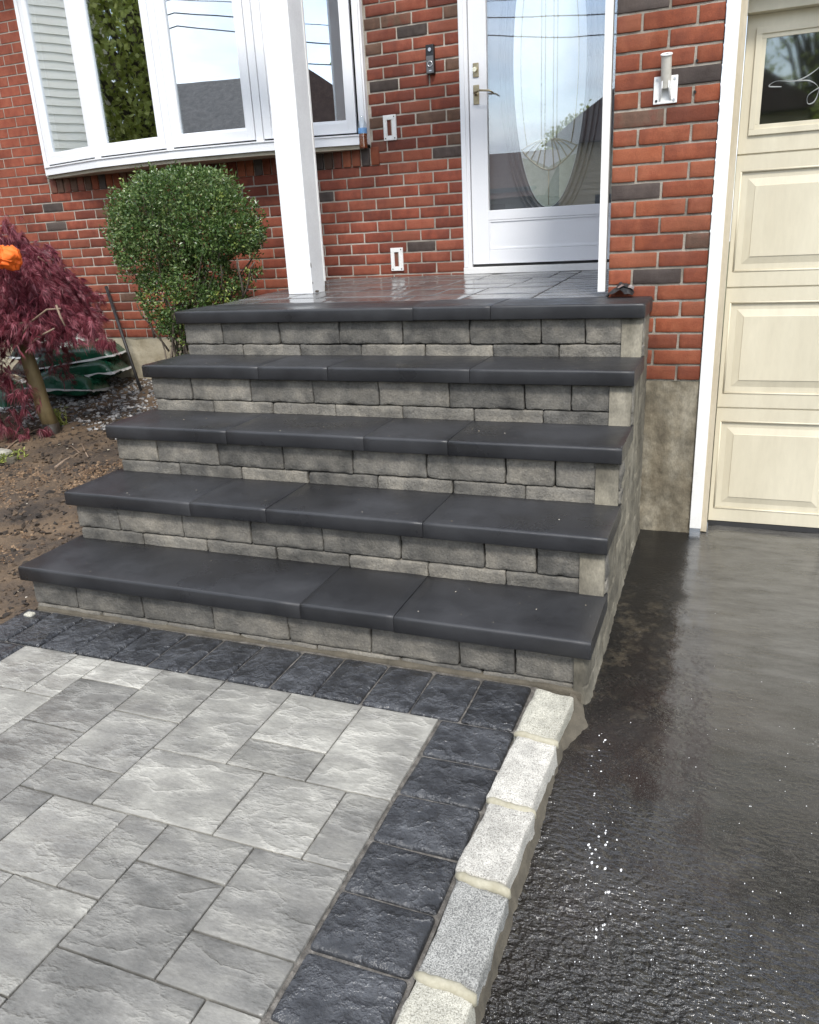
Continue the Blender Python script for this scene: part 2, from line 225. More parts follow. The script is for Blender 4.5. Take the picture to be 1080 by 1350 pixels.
# asphalt: grey reflection painted in towards the garage, freshly sealed zone, wet film, granular bump
def asphalt():
    m = bpy.data.materials.new('wet_asphalt'); m.use_nodes = True; t = m.node_tree; N = t.nodes; L = t.links; b = N['Principled BSDF']
    geo = N.new('ShaderNodeNewGeometry'); sp = N.new('ShaderNodeSeparateXYZ'); L.new(geo.outputs['Position'], sp.inputs[0])
    def noise(s, d=6, r=0.6, st=None):
        n = N.new('ShaderNodeTexNoise'); n.inputs['Scale'].default_value = s; n.inputs['Detail'].default_value = d; n.inputs['Roughness'].default_value = r
        if st:
            q = N.new('ShaderNodeVectorMath'); q.operation = 'MULTIPLY'; q.inputs[1].default_value = st; L.new(geo.outputs['Position'], q.inputs[0]); L.new(q.outputs[0], n.inputs['Vector'])
        else: L.new(geo.outputs['Position'], n.inputs['Vector'])
        return n.outputs[0]
    def mth(op, a, bb=0.0):
        n = N.new('ShaderNodeMath'); n.operation = op
        for i, v in enumerate((a, bb)):
            if isinstance(v, (int, float)): n.inputs[i].default_value = v
            else: L.new(v, n.inputs[i])
        return n.outputs[0]
    def mr(v, a, bb, c, d):
        n = N.new('ShaderNodeMapRange'); L.new(v, n.inputs[0])
        for i, q in enumerate((a, bb, c, d)): n.inputs[i+1].default_value = q
        return n.outputs[0]
    def mixc(f, c1, c2):
        n = N.new('ShaderNodeMix'); n.data_type = 'RGBA'
        if isinstance(f, (int, float)): n.inputs[0].default_value = f
        else: L.new(f, n.inputs[0])
        for i, c in ((6, c1), (7, c2)):
            if isinstance(c, tuple): n.inputs[i].default_value = (*c, 1)
            else: L.new(c, n.inputs[i])
        return n.outputs[2]
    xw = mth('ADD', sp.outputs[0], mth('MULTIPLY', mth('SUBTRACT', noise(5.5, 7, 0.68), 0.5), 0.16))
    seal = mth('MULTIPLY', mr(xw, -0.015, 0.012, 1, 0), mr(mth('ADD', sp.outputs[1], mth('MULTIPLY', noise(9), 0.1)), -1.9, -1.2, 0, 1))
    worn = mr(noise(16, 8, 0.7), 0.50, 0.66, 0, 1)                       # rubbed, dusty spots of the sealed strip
    base = mixc(mr(noise(3.5, 9, 0.65), 0.32, 0.68, 0, 1), (0.011, 0.0105, 0.010), (0.032, 0.030, 0.028))
    base = mixc(mr(noise(1.7, 6), 0.45, 0.68, 0, 0.85), base, (0.024, 0.017, 0.0145))
    base = mixc(mth('MULTIPLY', mr(noise(38, 6, 0.7), 0.55, 0.75, 0, 1), 0.35), base, (0.075, 0.068, 0.06))
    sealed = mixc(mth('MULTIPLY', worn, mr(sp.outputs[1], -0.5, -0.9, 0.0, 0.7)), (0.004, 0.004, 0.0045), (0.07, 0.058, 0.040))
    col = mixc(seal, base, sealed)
    L.new(col, b.inputs['Base Color'])
    film = mr(noise(2.6, 6, 0.6), 0.36, 0.60, 0, 1)                      # standing film against merely damp
    near = mr(sp.outputs[1], -1.5, -2.3, 0.0, 1.0)
    grey = mth('MULTIPLY', mr(xw, 0.0, 0.03, 0, 1), mr(mth('ADD', sp.outputs[1], mth('MULTIPLY', noise(4, 6), 0.8)), -1.7, -0.5, 0, 1))  # lighter base colour paints in the wet film's reflection of the garage door
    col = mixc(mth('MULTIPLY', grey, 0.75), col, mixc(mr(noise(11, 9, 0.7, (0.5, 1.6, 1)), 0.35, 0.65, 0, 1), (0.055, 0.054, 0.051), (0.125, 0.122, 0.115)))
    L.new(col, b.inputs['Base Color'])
    rgh = mth('SUBTRACT', 0.27, mth('MULTIPLY', film, 0.15))
    rgh = mth('SUBTRACT', rgh, mth('MULTIPLY', near, 0.05))
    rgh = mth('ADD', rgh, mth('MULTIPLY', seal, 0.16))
    agg = mr(noise(330, 2, 0.5), 0.56, 0.70, 0, 1)
    col = mixc(mth('MULTIPLY', agg, 0.30), col, (0.16, 0.15, 0.135))
    L.new(col, b.inputs['Base Color'])
    L.new(mth('MAXIMUM', rgh, 0.07), b.inputs['Roughness'])
    b.inputs['Specular IOR Level'].default_value = 0.62
    h = mth('ADD', mth('MULTIPLY', noise(170, 3, 0.5), 0.30), mth('MULTIPLY', noise(50, 2, 0.45, (1, 1.5, 1)), 1.6))
    h = mth('ADD', h, mth('MULTIPLY', noise(14, 5), 0.9))
    bn = N.new('ShaderNodeBump'); bn.inputs['Distance'].default_value = 0.017
    zone = mth('ADD', sp.outputs[1], mth('ADD', mth('MULTIPLY', sp.outputs[0], 0.9), mth('MULTIPLY', mth('SUBTRACT', noise(5, 5), 0.5), 0.9)))
    stren = mth('ADD', mr(zone, -1.9, -2.45, 0.0, 1.0), mth('MULTIPLY', mr(noise(7, 6, 0.65), 0.42, 0.66, 0.04, 0.26), mr(sp.outputs[1], -0.3, -1.4, 0.35, 1)))
    L.new(stren, bn.inputs['Strength']); L.new(h, bn.inputs['Height']); L.new(bn.outputs[0], b.inputs['Normal'])
    MATS['wet_asphalt'] = m
asphalt()

# ------------------------------------------------------------------ object helpers
WL = {}
def meta(o, label=None, cat=None, group=None, kind=None):
    if label: o['label'] = label
    if cat: o['category'] = cat
    if group: o['group'] = group
    if kind: o['kind'] = kind
    return o
def thing(name, loc, label, cat, group=None):
    o = bpy.data.objects.new(name, None); o.empty_display_size = 0.05; COL.objects.link(o)
    o.location = loc; WL[o] = Vector(loc)
    return meta(o, label, cat, group)
def put(name, me, mat, parent=None, loc=(0, 0, 0), rot=None, scale=None, obmat=False):
    """link mesh ME at world LOC under PARENT"""
    if mat is not None and len(me.materials) == 0: me.materials.append(MATS[mat] if isinstance(mat, str) else mat)
    o = bpy.data.objects.new(name, me); COL.objects.link(o)
    L = Vector(loc); WL[o] = L.copy()
    if parent is not None: o.parent = parent; L = L-WL[parent]
    o.location = L
    if rot is not None: o.rotation_euler = rot
    if scale is not None: o.scale = scale
    if mat is not None and obmat:
        o.material_slots[0].link = 'OBJECT'; o.material_slots[0].material = MATS[mat]
    return o
def structure(name, me, mat): return meta(put(name, me, mat), kind='structure')
def mesh_from(name, vs, fs, smooth=False):
    me = bpy.data.meshes.new(name); me.from_pydata([tuple(v) for v in vs], [], fs); me.update()
    if smooth: me.polygons.foreach_set('use_smooth', [True]*len(me.polygons))
    return me
class MB:
    def __init__(s): s.v = []; s.f = []
    def quad(s, a, b, c, d): n = len(s.v); s.v += [a, b, c, d]; s.f.append((n, n+1, n+2, n+3)); return s
    def box(s, x0, x1, y0, y1, z0, z1):
        n = len(s.v); s.v += [(x, y, z) for z in (z0, z1) for y in (y0, y1) for x in (x0, x1)]
        for q in ((0, 2, 3, 1), (4, 5, 7, 6), (0, 1, 5, 4), (2, 6, 7, 3), (0, 4, 6, 2), (1, 3, 7, 5)): s.f.append(tuple(n+i for i in q))
        return s
    def tube(s, pts, rad, seg=8, cap=True):
        pts = [Vector(p) for p in pts]; n = len(s.v); k = len(pts)
        rads = rad if isinstance(rad, (list, tuple)) else [rad]*k
        prev = None
        for i, p in enumerate(pts):
            t = (pts[min(i+1, k-1)]-pts[max(i-1, 0)]).normalized()
            if prev is None: a = t.cross(Vector((0, 0, 1)) if abs(t.z) < .9 else Vector((1, 0, 0))).normalized()
            else: a = (prev-t*prev.dot(t)).normalized()
            prev = a; b = t.cross(a)
            for j in range(seg):
                q = 2*math.pi*j/seg; s.v.append(tuple(p+(a*math.cos(q)+b*math.sin(q))*rads[i]))
        for i in range(k-1):
            for j in range(seg): s.f.append((n+i*seg+j, n+i*seg+(j+1) % seg, n+(i+1)*seg+(j+1) % seg, n+(i+1)*seg+j))
        if cap: s.f.append(tuple(n+j for j in reversed(range(seg)))); s.f.append(tuple(n+(k-1)*seg+j for j in range(seg)))
        return s
    def lathe(s, prof, seg=20, c=(0, 0, 0)):
        n = len(s.v); k = len(prof)
        for r, z in prof:
            for j in range(seg): q = 2*math.pi*j/seg; s.v.append((c[0]+r*math.cos(q), c[1]+r*math.sin(q), c[2]+z))
        for i in range(k-1):
            for j in range(seg): s.f.append((n+i*seg+j, n+i*seg+(j+1) % seg, n+(i+1)*seg+(j+1) % seg, n+(i+1)*seg+j))
        return s
    def mesh(s, name, smooth=False, bevel=0):
        me = mesh_from(name, s.v, s.f, smooth)
        bm = bmesh.new(); bm.from_mesh(me); bmesh.ops.recalc_face_normals(bm, faces=bm.faces)
        if bevel: bmesh.ops.bevel(bm, geom=list(bm.edges), offset=bevel, segments=2, affect='EDGES', profile=0.6)
        bm.to_mesh(me); bm.free()
        if bevel:
            me.polygons.foreach_set('use_smooth', [False]*len(me.polygons))
        return me
def box(x0, x1, y0, y1, z0, z1, bevel=0, name='box'): return MB().box(x0, x1, y0, y1, z0, z1).mesh(name, bevel=bevel)
def part(name, me, mat, parent): return put(name, me, mat, parent, tuple(WL[parent])) if False else place(name, me, mat, parent)
def place(name, me, mat, parent=None, pivot=None):
    """ME holds world coordinates: move its origin to its centre (or PIVOT) and link it"""
    n = len(me.vertices); a = np.empty(n*3); me.vertices.foreach_get('co', a); a = a.reshape(-1, 3)
    c = Vector(pivot) if pivot is not None else Vector(((a.min(0)+a.max(0))/2).tolist())
    a -= np.array(c); me.vertices.foreach_set('co', a.ravel()); me.update()
    return put(name, me, mat, parent, c)
def nz(p, s): return mnoise.noise(Vector(p)*s)
def rbox(name, sx, sy, sz, r, n=(1, 1, 1), amp=0.0, fr=12, seed=0, top=None, fine=0.0, rs=2, chip=0.0):
    """box with rounded edges, a surface grid of N cells, uneven by noise; TOP(x,y) raises the upper face"""
    off = Vector((seed*3.17, seed*1.31, seed*7.7))
    ax = []
    for s, k in zip((sx, sy, sz), n):
        h = s/2; q = min(r, h*0.49); a = [-h] + ([-h+q*.32] if rs > 1 else []) + [-h+q]
        a += [(-h+q)+(2*h-2*q)*i/k for i in range(1, k)] + [h-q] + ([h-q*.32] if rs > 1 else []) + [h]
        ax.append(a)
    nx, ny, nzz = (len(a)-1 for a in ax)
    idx = {}; vs = []; fs = []
    H = Vector((sx/2, sy/2, sz/2))
    def vid(i, j, k):
        key = (i, j, k)
        if key in idx: return idx[key]
        p = Vector((ax[0][i], ax[1][j], ax[2][k]))
        rr = r
        if chip: rr = r*(1+chip*max(0, mnoise.noise(p*18+off)))
        q = Vector([max(-(h-min(rr, h*.49)), min(h-min(rr, h*.49), c)) for h, c in zip(H, p)])
        d = p-q
        if d.length > 1e-9: d = d.normalized()*min(rr, min(H)*.98)
        o = q+d
        if amp:
            o = o+d.normalized()*(amp*mnoise.noise(o*fr+off)+fine*mnoise.noise(o*fr*4+off)) if d.length > 1e-9 else o
        if top and p.z > sz/2-1e-6:
            ed = min(1, min(sx/2-abs(p.x), sy/2-abs(p.y))/(r*2.2)); o.z += top(o.x, o.y)*max(0, ed)
        idx[key] = len(vs); vs.append(tuple(o)); return idx[key]
    for i in range(nx):
        for j in range(ny):
            fs.append((vid(i, j, 0), vid(i, j+1, 0), vid(i+1, j+1, 0), vid(i+1, j, 0)))
            fs.append((vid(i, j, nzz), vid(i+1, j, nzz), vid(i+1, j+1, nzz), vid(i, j+1, nzz)))
    for i in range(nx):
        for k in range(nzz):
            fs.append((vid(i, 0, k), vid(i+1, 0, k), vid(i+1, 0, k+1), vid(i, 0, k+1)))
            fs.append((vid(i, ny, k), vid(i, ny, k+1), vid(i+1, ny, k+1), vid(i+1, ny, k)))
    for j in range(ny):
        for k in range(nzz):
            fs.append((vid(0, j, k), vid(0, j, k+1), vid(0, j+1, k+1), vid(0, j+1, k)))
            fs.append((vid(nx, j, k), vid(nx, j+1, k), vid(nx, j+1, k+1), vid(nx, j, k+1)))
    return mesh_from(name, vs, fs, True)

# ------------------------------------------------------------------ dimensions from the photograph
D = 1.4412; XD = -1.4838; CRS = 0.0677; DZ = 0.006; BL = 0.1992; MJ = 0.0095
RIS, TRD, ZT, Y5 = 0.2144, 0.3010, 0.3653, -0.3146
SL, SR = -2.4427, -0.2089
ZP = -0.675                                                   # top of the walkway paving
rng = random.Random(7)

# ------------------------------------------------------------------ ground: terrain, street, soil bed, driveway
def zsoil(x, y):
    z = -0.69+max(0, min(1, (y+1.62)/3.06))*0.355
    if y > -1.7: z += 0.016*nz((x, y, 0), 2.2)+0.012*nz((x, y, 3), 7)+0.006*nz((x, y, 9), 22)
    z += 0.02*max(0, min(1, (-2.6-x)*1.4))*max(0, min(1, (y+2.0)))
    return z
mb = MB(); mb.quad((-90, -90, -1.02), (90, -90, -1.02), (90, 60, -1.02), (-90, 60, -1.02)); structure('terrain', mb.mesh('terrain'), 'lawn')
mb = MB(); mb.box(-90, 90, -12.5, -7.2, -1.1, -0.985); structure('street', mb.mesh('street'), 'road_grey')
def grid(x0, x1, y0, y1, nx, ny, zf):
    vs = [(x0+(x1-x0)*i/nx, y0+(y1-y0)*j/ny) for j in range(ny+1) for i in range(nx+1)]
    vs = [(x, y, zf(x, y)) for x, y in vs]
    fs = [(j*(nx+1)+i, j*(nx+1)+i+1, (j+1)*(nx+1)+i+1, (j+1)*(nx+1)+i) for j in range(ny) for i in range(nx)]
    return mesh_from('grid', vs, fs, True)
def zsoil2(x, y):
    n1 = mnoise.noise(Vector((x*24, y*24, 1))); n2 = mnoise.noise(Vector((x*58, y*58, 2))); n3 = mnoise.noise(Vector((x*9, y*9, 5)))
    return zsoil(x, y)+.010*n3+.009*(0.5-abs(n1))*1.4+.005*n2
gs = [grid(-5.6, -2.405, -2.3, D+0.02, 270, 310, zsoil2), grid(-9, -5.6, -6.5, D+.02, 30, 60, zsoil), grid(-5.6, -2.405, -6.5, -2.3, 30, 40, zsoil)]
bm = bmesh.new()
for g_ in gs: bm.from_mesh(g_)
me = bpy.data.meshes.new('soil'); bm.to_mesh(me); bm.free(); structure('soil_bed', me, 'soil')
def zdrive(x, y):
    z = -0.694+0.013*min(0, y)
    if x < 0.1: z -= 0.004
    z += 0.003*nz((x, y, 0), 3)+0.0018*nz((x, y, 0), 14)
    return z
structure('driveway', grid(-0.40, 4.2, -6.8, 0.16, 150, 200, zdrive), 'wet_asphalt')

# ------------------------------------------------------------------ paved walkway
bed = structure('walkway', box(-2.44, -0.372, -5.4, -1.47, -0.85, ZP-0.009), 'joint_sand')
WL[bed] = Vector((0, 0, 0))
PV = []
G = 0.1226; GY = 0.1235; X0 = -0.607; Y0 = -1.757
cells = {}
def slate(seed, a, dirx):
    off = Vector((seed*5.3, seed*2.1, seed))
    def f(x, y):
        p = Vector((x*(2.2 if dirx else 5), y*(5 if dirx else 2.2), 0))
        h = mnoise.noise(p*2.0+off)*0.6+(0.5-abs(mnoise.noise(p*3.6+off)))*0.9+mnoise.noise(p*9+off)*0.3
        return a*h
    return f
pav_count = [0]
def paver(c0, r0, cw, rh):
    """grid cell run: c0 columns left of the right border, r0 rows down from the top border"""
    for a in range(cw):
        for b in range(rh): cells[(c0+a, r0+b)] = 1
    x1 = X0-c0*G; x0 = x1-cw*G; y1 = Y0-r0*GY; y0 = y1-rh*GY
    k = pav_count[0]; pav_count[0] += 1
    sx, sy = x1-x0-0.0036, y1-y0-0.0036
    big = y1 > -3.1
    n = (max(4, int(sx/0.010)), max(4, int(sy/0.010)), 1) if big else (4, 4, 1)
    me = rbox('paver', sx, sy, 0.05, 0.0030, n, top=slate(k+1, [0.0022, 0.0014, 0.0027, 0.0009, 0.0018][k % 5], k % 3 != 0), seed=k)
    put('paving_stone', me, 'paver_grey', bed, ((x0+x1)/2, (y0+y1)/2, ZP-0.025+rng.uniform(-.0012, .0012)))
for a in ((0, 0, 2, 3), (2, 0, 2, 2), (2, 2, 2, 1), (4, 0, 2, 3), (6, 0, 2, 2), (6, 2, 2, 2), (8, 0, 2, 1), (8, 1, 2, 2), (10, 0, 1, 2), (11, 0, 2, 2), (10, 2, 3, 2),
          (8, 3, 2, 3), (6, 4, 2, 1), (3, 3, 3, 2), (1, 3, 2, 2), (0, 3, 1, 2), (0, 5, 2, 2), (2, 5, 2, 1), (2, 6, 2, 2), (0, 7, 2, 1), (4, 5, 1, 2), (5, 5, 2, 2),
          (4, 7, 2, 2), (1, 8, 3, 2), (0, 8, 1, 2), (7, 5, 1, 2), (6, 7, 2, 2), (10, 4, 1, 2), (11, 4, 2, 2)): paver(*a)
for r in range(0, 30):
    for c in range(0, 13):
        if (c, r) in cells: continue
        opts = [(2, 2), (2, 3), (3, 2), (2, 1), (1, 2)]; rng.shuffle(opts)
        for cw, rh in opts+[(1, 1)]:
            if c+cw <= 13 and r+rh <= 30 and all((c+a, r+b) not in cells for a in range(cw) for b in range(rh)): paver(c, r, cw, rh); break
def dark(x0, x1, y0, y1, k, far=False, ang=0.0):
    sx, sy = x1-x0-0.005, y1-y0-0.005
    me = rbox('border', sx, sy, 0.055, 0.010, (4, 4, 1) if far else (max(5, int(sx/0.009)), max(5, int(sy/0.009)), 1), top=slate(k+40, [0.0052, 0.0026, 0.0038, 0.0018, 0.0056][k % 5], k % 2 == 0), seed=k, amp=0.0022, fr=9)
    put('border_stone', me, 'paver_dark', bed, ((x0+x1)/2, (y0+y1)/2, ZP-0.0275+rng.uniform(-.002, .002)), rot=(rng.uniform(-.008, .008), rng.uniform(-.008, .008), rng.uniform(-.01, .01)))
k = 0
xs = [-0.385, -0.546, -0.706, -0.866, -1.028, -1.188, -1.348, -1.51, -1.67, -1.83, -1.99, -2.150, -2.310, -2.44]
for i in range(len(xs)-1): dark(xs[i+1], xs[i], -1.752, -1.512, k); k += 1
ys = [-1.757, -1.926, -2.092, -2.264, -2.425, -2.583, -2.742]
while ys[-1] > -5.3: ys.append(ys[-1]-0.161)
for i in range(len(ys)-1):
    dark(-0.602, -0.378, ys[i+1], ys[i], k, i > 8); k += 1
    dark(-2.44, X0-13*G+0.001, ys[i+1], ys[i], k, i > 8); k += 1

# ------------------------------------------------------------------ granite curb along the walkway
curb = thing('stone_curb', (-0.30, -2.6, -0.7), 'low curb of pale granite blocks between the dark paver border and the driveway', 'curb')
cy = [-1.545, -1.80, -2.085, -2.335, -2.59, -2.85, -3.10, -3.36, -3.62, -3.88, -4.14, -4.4, -4.66, -4.92, -5.2]
gm = ['granite_cream', 'granite_pale', 'granite_pale', 'granite_grey', 'granite_cream']
for i in range(len(cy)-1):
    ln = cy[i]-cy[i+1]; gap = 0.014
    me = rbox('curb', 0.116, ln-gap, 0.16, 0.0065, (12, 20, 8), amp=0.0055, fr=13, seed=i+3, fine=0.0014, chip=1.5)
    xo = -0.312+0.010*i/5
    o = put('curb_stone', me, gm[i % 5], curb, (xo, (cy[i]+cy[i+1])/2-(0.008 if i == 0 else 0), ZP-0.055+[0.0, 0.004, 0.006, -0.002, 0.004][i % 5]), rot=(0, R([1.5, 0, -1, 2, 0][i % 5]), R(-2+rng.uniform(-1.5, 1.5))))
    pts = []
    for q in range(9):
        a = q/8; x = xo-0.058+0.116*a
        zt = ZP+0.0235+0.003*math.sin(a*3.0)
        pts.append((x, cy[i+1]-0.012*a+0.003*math.sin(a*7+i), zt))
    pts = pts+[(pts[-1][0]+0.004, pts[-1][1]-.001, ZP+0.012)]
    m2 = MB().tube(pts, [0.007]+[0.0115+0.0012*math.sin(q*2.3+i) for q in range(8)]+[0.006], 10); place('mortar_bead', m2.mesh('bead', True), 'mortar_cream', curb)
    place('mortar_joint', box(xo-0.055, xo+0.05, cy[i+1]-0.016, cy[i+1]+0.016, -0.78, ZP+0.008), 'mortar_cream', curb)
# concrete haunch in front of the curb
vs = []; fs = []
n = 500
for i in range(n+1):
    y = -1.44-3.8*i/n
    wv = 0.008*nz((y, 0, 0), 4)+0.007*nz((y, 2, 0), 17)+.005*nz((y, 4, 0), 45)
    w2 = 0.014+wv*.8+(0.05*max(0, 1-abs(y+1.60)/0.14))
    xb = -0.258+0.010*(-(y+1.545)/1.3)
    for x, z in ((xb-0.01, -0.672-0.010), (xb+0.004, -0.692), (xb+w2*.5, -0.707+0.004*nz((y, 5, 0), 20)), (xb+w2, zdrive(-.2, y)-0.003), (xb+w2+.01, zdrive(-.2, y)-0.02)): vs.append((x+0.003*nz((y, z*40, 1), 30), y, z))
for i in range(n):
    for j in range(4): fs.append((i*5+j, i*5+j+1, (i+1)*5+j+1, (i+1)*5+j))
place('mortar_haunch', mesh_from('haunch', vs, fs, True), 'haunch', curb)

# ------------------------------------------------------------------ staircase
stair = thing('staircase', ((SL+SR)/2, -0.8, -0.7), 'five step staircase with charcoal stone caps over tumbled grey blocks', 'stairs')
UPJ = [-2.423, -2.203, -1.884, -1.567, -1.254, -0.941, -0.629, -0.446, -0.237]
LOJ = [-2.416, -2.095, -1.779, -1.462, -1.150, -0.838, -0.554, -0.239]
CAPJ = {5: [-1.187, -0.837], 4: [-1.814, -1.472, -0.842], 3: [-1.811, -1.183, -0.841], 2: [-1.811, -1.468, -0.839], 1: [-1.181, -0.839]}
bk = 0
def cap_mesh(ln, dep, th, seed, big=False):
    r_ = 0.0105; pr = [(-dep/2+.002, -th/2), (-dep/2, -th/2+.003)]
    for k_ in range(6): a = k_/5*math.pi/2; pr.append((-dep/2+r_-r_*math.cos(a), th/2-r_+r_*math.sin(a)))
    for k_ in range(1, 7): pr.append((-dep/2+r_+(dep-r_-.002)*k_/6, th/2))
    pr.append((dep/2, -th/2)); n = len(pr); e = .0013
    xs_ = [(-ln/2, e), (-ln/2+e, 0)]+[(-ln/2+ln*k_/12, 0) for k_ in range(1, 12)]+[(ln/2-e, 0), (ln/2, e)]
    if big: xs_ = xs_[:-2]+[(ln/2-.012, 0), (ln/2-.006, .0018), (ln/2-.002, .005), (ln/2, .011)]
    vs = []
    for x, ins in xs_:
        for y, z in pr:
            ky = -1 if y > dep/2-1e-6 else 1
            yy = y+ins*(1 if y < -dep/2+.012 else 0); zz_ = z-ins*(1 if z > 0 else 0)
            vs.append((x, yy+.0007*nz((x*1.0, seed, 0), 5)*(y < 0), zz_+.0009*nz((x, y, seed), 5)+.0004*nz((x, y, seed), 16)))
    m = len(xs_); fs = [(i_*n+j, (i_+1)*n+j, (i_+1)*n+(j+1) % n, i_*n+(j+1) % n) for i_ in range(m-1) for j in range(n)]
    fs += [tuple(range(n)), tuple(reversed(range((m-1)*n, m*n)))]
    me = mesh_from('cap', vs, fs, True); bm = bmesh.new(); bm.from_mesh(me); bmesh.ops.recalc_face_normals(bm, faces=bm.faces)
    for f in bm.faces:
        if len(f.verts) > 4: f.smooth = False
    bm.to_mesh(me); bm.free(); return me
for i in range(1, 6):
    yn = Y5-(5-i)*TRD; zt = ZT-(5-i)*RIS; zb = zt-0.0575
    yw = yn+0.031
    e = [SL]+CAPJ[i]+[SR]
    dep = TRD+0.055 if i < 5 else 0.33
    for a, b in zip(e[:-1], e[1:]):
        faint = (i, round(b, 3)) in ((5, -1.187), (4, -1.814), (3, -0.841), (2, -1.468), (1, -0.839))
        ln = b-a-(0.0004 if faint else 0.0014)
        me = cap_mesh(ln, dep, 0.0575, bk+i, i == 5 and b == SR)
        put('cap_stone', me, 'cap_stone', stair, ((a+b)/2, yn+dep/2, zt-0.0288+rng.uniform(-.0008, .0008)), rot=(rng.uniform(-.002, .002), rng.uniform(-.001, .001), 0))
    zmid = zb-0.107 if i > 1 else zb-0.110
    for J, z0, z1 in ((UPJ, zmid, zb), (LOJ, zb-0.200, zmid)):
        for a, b in zip(J[:-1], J[1:]):
            bk += 1
            ln = b-a-0.0035; hh = z1-z0-0.003
            me = rbox('block', ln, 0.10, hh, 0.0060, (20, 4, 8), amp=0.0042, fr=15, seed=bk, fine=0.0026, chip=3.4)
            put('wall_block', me, 'wall_block', stair, ((a+b)/2, yw+0.05+rng.uniform(-.002, .002), (z0+z1)/2), rot=(0, 0, rng.uniform(-.006, .006)))
# core of masonry behind the blocks and the parged right flank that follows the steps
prof = []
for i in range(1, 6):
    yn = Y5-(5-i)*TRD+0.030; zt = ZT-(5-i)*RIS-0.060
    prof += [(yn, -0.86 if i == 1 else prof[-1][1]), (yn, zt)]
prof += [(D+0.03, prof[-1][1]), (D+0.03, -0.86)]
def prism(x0, x1, prof):
    n = len(prof); vs = [(x0, y, z) for y, z in prof]+[(x1, y, z) for y, z in prof]
    fs = [tuple(range(n)), tuple(reversed(range(n, 2*n)))]+[(i, i+n, (i+1) % n+n, (i+1) % n) for i in range(n)]
    return mesh_from('prism', vs, fs)
me = prism(-2.41, -0.243, [(y+0.09, z) if 0 <= y < 9 or True else (y, z) for y, z in prof[:-2]]+[(D-0.01, prof[-2][1]), (D-0.01, -0.86)])
bm = bmesh.new(); bm.from_mesh(me); bmesh.ops.recalc_face_normals(bm, faces=bm.faces); bm.to_mesh(me); bm.free()
place('core', me, 'side_concrete', stair)
# flank: grid in (y,z) clipped to the stepped outline, rough trowelled surface
vs = []; fs = []; idm = {}
def top_at(y):
    t = -9
    for i in range(1, 6):
        if y >= Y5-(5-i)*TRD+0.022: t = ZT-(5-i)*RIS-0.0585
    return t
yl = [Y5-4*TRD+0.018]
while yl[-1] < -0.004: yl.append(yl[-1]+0.009)
yl[-1] = -0.003
for i in range(1, 6):
    q = Y5-(5-i)*TRD+0.022; yl += [q-0.0008, q+0.0004]
yl = sorted(yl); NZ = 150
for i, y in enumerate(yl):
    t = top_at(y+0.0005); t = t if t > -2 else ZT-4*RIS-0.0585
    for j in range(NZ+1):
        z = -0.80+(t+0.80)*j/NZ
        x = -0.219+0.004*nz((0, y, z), 5)+0.0028*nz((1, y, z), 17)+0.0015*nz((2, y, z), 45)
        cz_ = (ZT-0.0585-z)/0.107; kz = round(cz_); dzj = abs(cz_-kz)*0.107
        cyj = (y+(0.11 if math.floor(cz_) % 2 else 0))/0.235; dyj = abs(cyj-round(cyj))*0.235
        gm_ = max(0, min(1, 0.55+1.6*nz((6, y, z), 6)))
        x -= gm_*0.0055*(math.exp(-(dzj/0.006)**2)+math.exp(-(dyj/0.006)**2)*(dzj > .004))
        x += 0.0022*nz((8, math.floor(cyj)*3.1, math.floor(cz_)*1.7), 1)
        edge = min(1, (y-yl[0])/0.02)
        x -= 0.012*(1-edge)
        x += 0.013*max(0, 1-(z+0.735)/0.09)**2*(0.8+0.35*nz((4, y, 0), 28)+.25*nz((4, y, 0), 70))
        vs.append((min(x, SR-0.002+0.03*(z < -.6)), y, z))
for i in range(len(yl)-1):
    for j in range(NZ): a = i*(NZ+1)+j; fs.append((a, a+NZ+1, a+NZ+2, a+1))
# front and top returns to the blocks
base = len(vs)
for i, y in enumerate(yl):
    j = i*(NZ+1)+NZ; vs.append((-0.30, y, vs[j][2]))
for i in range(len(yl)-1): fs.append((i*(NZ+1)+NZ, (i+1)*(NZ+1)+NZ, base+i+1, base+i))
b2 = len(vs)
for j in range(NZ+1): vs.append((-0.262, yl[0]+0.004, vs[j][2]))
for j in range(NZ): fs.append((j, j+1, b2+j+1, b2+j))
place('parged_side', mesh_from('flank', vs, fs, True), 'side_concrete', stair)
# mortar smeared where each riser meets the flank, and footing under the first course
for i in range(2, 6):
    yw = Y5-(5-i)*TRD+0.024; zt = ZT-(5-i)*RIS-0.0585
    for hh_, zc_, q_ in ((0.104, zt-0.0525, 0), (0.047, zt-0.1315, 1)):
        me = rbox('edge', 0.028, 0.06, hh_, 0.005, (4, 4, 10), amp=0.0065, fr=19, seed=60+i*3+q_, fine=0.0035, chip=2)
        put('corner_mortar', me, 'wall_block', stair, (-0.2275, yw+0.033, zc_))
ft = rbox('footing', 2.20, 0.12, 0.14, 0.012, (60, 3, 4), amp=0.007, fr=10, seed=71, fine=0.002)
put('footing', ft, 'haunch', stair, (-1.325, Y5-4*TRD+0.078, -0.742))
